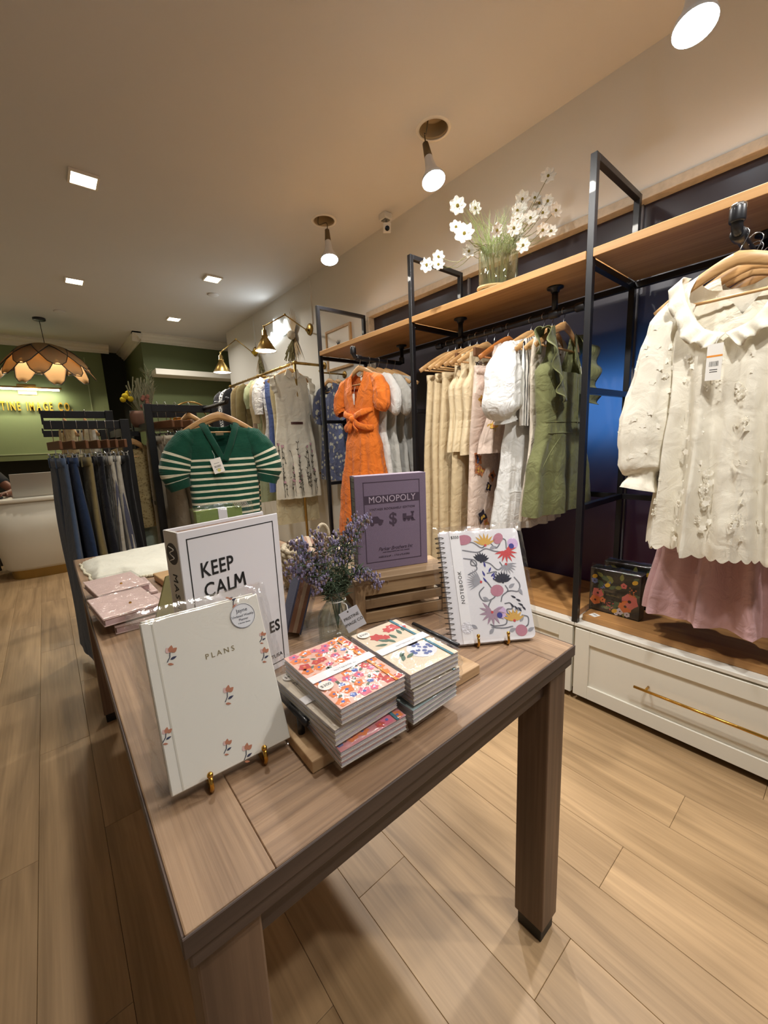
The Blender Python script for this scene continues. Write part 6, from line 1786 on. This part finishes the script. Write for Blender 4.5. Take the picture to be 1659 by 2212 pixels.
ob('screen', boxmb(-.16, .16, .0022, .003, .01, .22, m=Matrix.Translation((0, -.002, .014)) @ Matrix.Rotation(.16, 4, 'X')), mat('screen_dark', '#202428', .2), t)
t = root('computer_mouse', 'dark computer mouse under the hand on the counter', 'mouse', (-.385, 5.45, .8005))
ob('shell', MB().ball((0, 0, .012), .03, 12, 8, (.9, 1.5, .5)), mat('mouse_dark', '#1c1c1f', .4), t, smooth=True); ob('wheel', MB().ball((0, -.03, .024), .005, 8, 5, (.5, 1, 1)), mat('knob_grey'), t)
# person seated behind the counter
def skin_obj(name, verts, edges, rad, m, parent=None, rootv=0, sub=2):
    me = bpy.data.meshes.new(name); me.from_pydata(verts, edges, [])
    o = bpy.data.objects.new(name, me); C.objects.link(o)
    o.modifiers.new('skin', 'SKIN').use_smooth_shade = True
    for i, sv in enumerate(me.skin_vertices[0].data):
        r_ = rad[i]; sv.radius = r_ if isinstance(r_, tuple) else (r_, r_); sv.use_root = (i == rootv)
    s = o.modifiers.new('sub', 'SUBSURF'); s.levels = sub; s.render_levels = sub
    me.materials.append(m)
    if parent: o.parent = parent
    return o
skin = mat('skin_brown', '#6b4433', .5, sss=.1)
PXY = V((-.655, 5.98, 0))
pv = [(0, .02, .52), (0, .02, .70), (0, .0, .92), (0, 0, 1.06), (0, -.01, 1.14), (0, -.02, 1.23), (0, -.03, 1.32),
      (.17, 0, 1.08), (.27, -.06, .95), (.37, -.20, .845), (.335, -.38, .837), (.30, -.455, .838),
      (-.17, 0, 1.08), (-.27, -.04, .92), (-.26, -.22, .83), (-.10, -.36, .83), (-.03, -.42, .83),
      (.10, 0, .50), (.27, -.05, .46), (.28, -.04, .28), (.27, 0, .09), (.29, -.08, .045),
      (-.10, 0, .50), (-.27, -.05, .46), (-.28, -.04, .28), (-.27, 0, .09), (-.29, -.08, .045)]
pe = [(0, 1), (1, 2), (2, 3), (3, 4), (4, 5), (5, 6), (3, 7), (7, 8), (8, 9), (9, 10), (10, 11), (3, 12), (12, 13), (13, 14), (14, 15), (15, 16), (0, 17), (17, 18), (18, 19), (19, 20), (20, 21), (0, 22), (22, 23), (23, 24), (24, 25), (25, 26)]
prd = [(.14, .11), (.13, .10), (.15, .10), (.13, .09), .05, .075, .085, .062, .05, .042, .034, .026, .062, .05, .042, .034, .026, .085, .075, .06, .042, .04, .085, .075, .06, .042, .04]
fing = []
def hand(tipdir, wrist_i, side):
    """palm plus five finger chains added to the body skeleton"""
    base_ = V(pv[wrist_i])
    d = V(tipdir).normalized(); sd = V((-d.y, d.x, 0))*side
    pi_ = len(pv); pv.append(tuple(base_+d*.035+V((0, 0, .006)))); prd.append((.036, .016)); pe.append((wrist_i, pi_))
    for k, (o_, L1, L2) in enumerate(((-.030, .034, .026), (-.010, .038, .032), (.011, .036, .030), (.030, .030, .024))):
        k0 = len(pv)
        pv.append(tuple(base_+d*.06+sd*o_+V((0, 0, .010)))); prd.append(.0095)
        pv.append(tuple(base_+d*(.06+L1*.9)+sd*o_*1.1+V((0, 0, .006)))); prd.append(.0085)
        pv.append(tuple(base_+d*(.06+L1*.9+L2*.8)+sd*o_*1.1+V((0, 0, -.012)))); prd.append(.0075)
        pe.extend([(pi_, k0), (k0, k0+1), (k0+1, k0+2)])
    k0 = len(pv)
    pv.append(tuple(base_+d*.02-sd*.042+V((0, 0, .0)))); prd.append(.011)
    pv.append(tuple(base_+d*.05-sd*.052+V((0, 0, -.008)))); prd.append(.0085)
    pe.extend([(wrist_i, k0), (k0, k0+1)])
hand((-.5, -1, 0), 11, -1)
hand((.5, -.8, 0), 16, 1)
P0 = root('person', 'person in a dark short-sleeved shirt seated behind the till counter', 'person', PXY)
body = skin_obj('body', pv, pe, prd, skin, P0)
shirt = mat('shirt_dark', '#14191c', .8, bump=.2, bs=200)
sv_ = [(0, .02, .56), (0, .02, .72), (0, .0, .92), (0, 0, 1.065), (0, -.005, 1.11), (.175, 0, 1.08), (.27, -.06, .955), (.305, -.105, .915), (-.175, 0, 1.08), (-.27, -.04, .93), (-.268, -.10, .90)]
skin_obj('shirt', sv_, [(0, 1), (1, 2), (2, 3), (3, 4), (3, 5), (5, 6), (6, 7), (3, 8), (8, 9), (9, 10)], [(.165, .135), (.15, .12), (.17, .12), (.145, .105), .062, .078, .068, .066, .078, .068, .066], shirt, P0)
skin_obj('trousers', [(0, .02, .55), (.10, 0, .505), (.27, -.05, .465), (.28, -.04, .28), (.27, 0, .11), (-.10, 0, .505), (-.27, -.05, .465), (-.28, -.04, .28), (-.27, 0, .11)], [(0, 1), (1, 2), (2, 3), (3, 4), (0, 5), (5, 6), (6, 7), (7, 8)], [(.165, .13), .10, .09, .075, .06, .10, .09, .075, .06], mat('trouser_dark', '#1b1c22', .8), P0)
hd_ = V((0, -.03, 1.29))
ob('head', MB().ball(hd_, .105, 20, 14, (.78, .92, 1.12)), skin, P0, smooth=True)
hr_ = MB().ball(hd_+V((0, .022, .03)), .112, 20, 14, (.80, .88, 1.05)); ob('hair', hr_, mat('hair_black', '#0f0d0c', .7, bump=.6, bs=200), P0, smooth=True)
ob('nose', MB().ball(hd_+V((0, -.102, -.015)), .014, 10, 6, (.8, 1, 1.5)), skin, P0, smooth=True)
for s in (-1, 1):
    ey = ob('eye', MB().ball(hd_+V((s*.032, -.085, .010)), .0125, 12, 8), mat('eye_white', '#d8d3cb', .3), P0, smooth=True)
    ob('iris', MB().ball(hd_+V((s*.032, -.0945, .010)), .006, 8, 6), mat('iris_dark', '#20130d', .2), ey, smooth=True)
    ob('ear', MB().ball(hd_+V((s*.083, 0, -.005)), .022, 10, 6, (.4, .8, 1.3)), skin, P0, smooth=True)
ob('mouth', MB().ball(hd_+V((0, -.088, -.055)), .02, 10, 6, (1.1, .45, .35)), mat('lips', '#5c302b', .5), P0, smooth=True)
t = root('stool', 'dark stool behind the till counter', 'stool', (-.655, 6.02, 0))
ob('seat', MB().lathe([(.17, .38), (.18, .39), (.18, .41), (.16, .42)], 28), mat('stool_dark', '#2a2420', .6), t, smooth=True)
for a in range(4): ob('leg', MB().tube([(.12*cos(a*PI/2+.8), .12*sin(a*PI/2+.8), .38), (.18*cos(a*PI/2+.8), .18*sin(a*PI/2+.8), 0)], .012, 8), mat('stool_dark'), t)
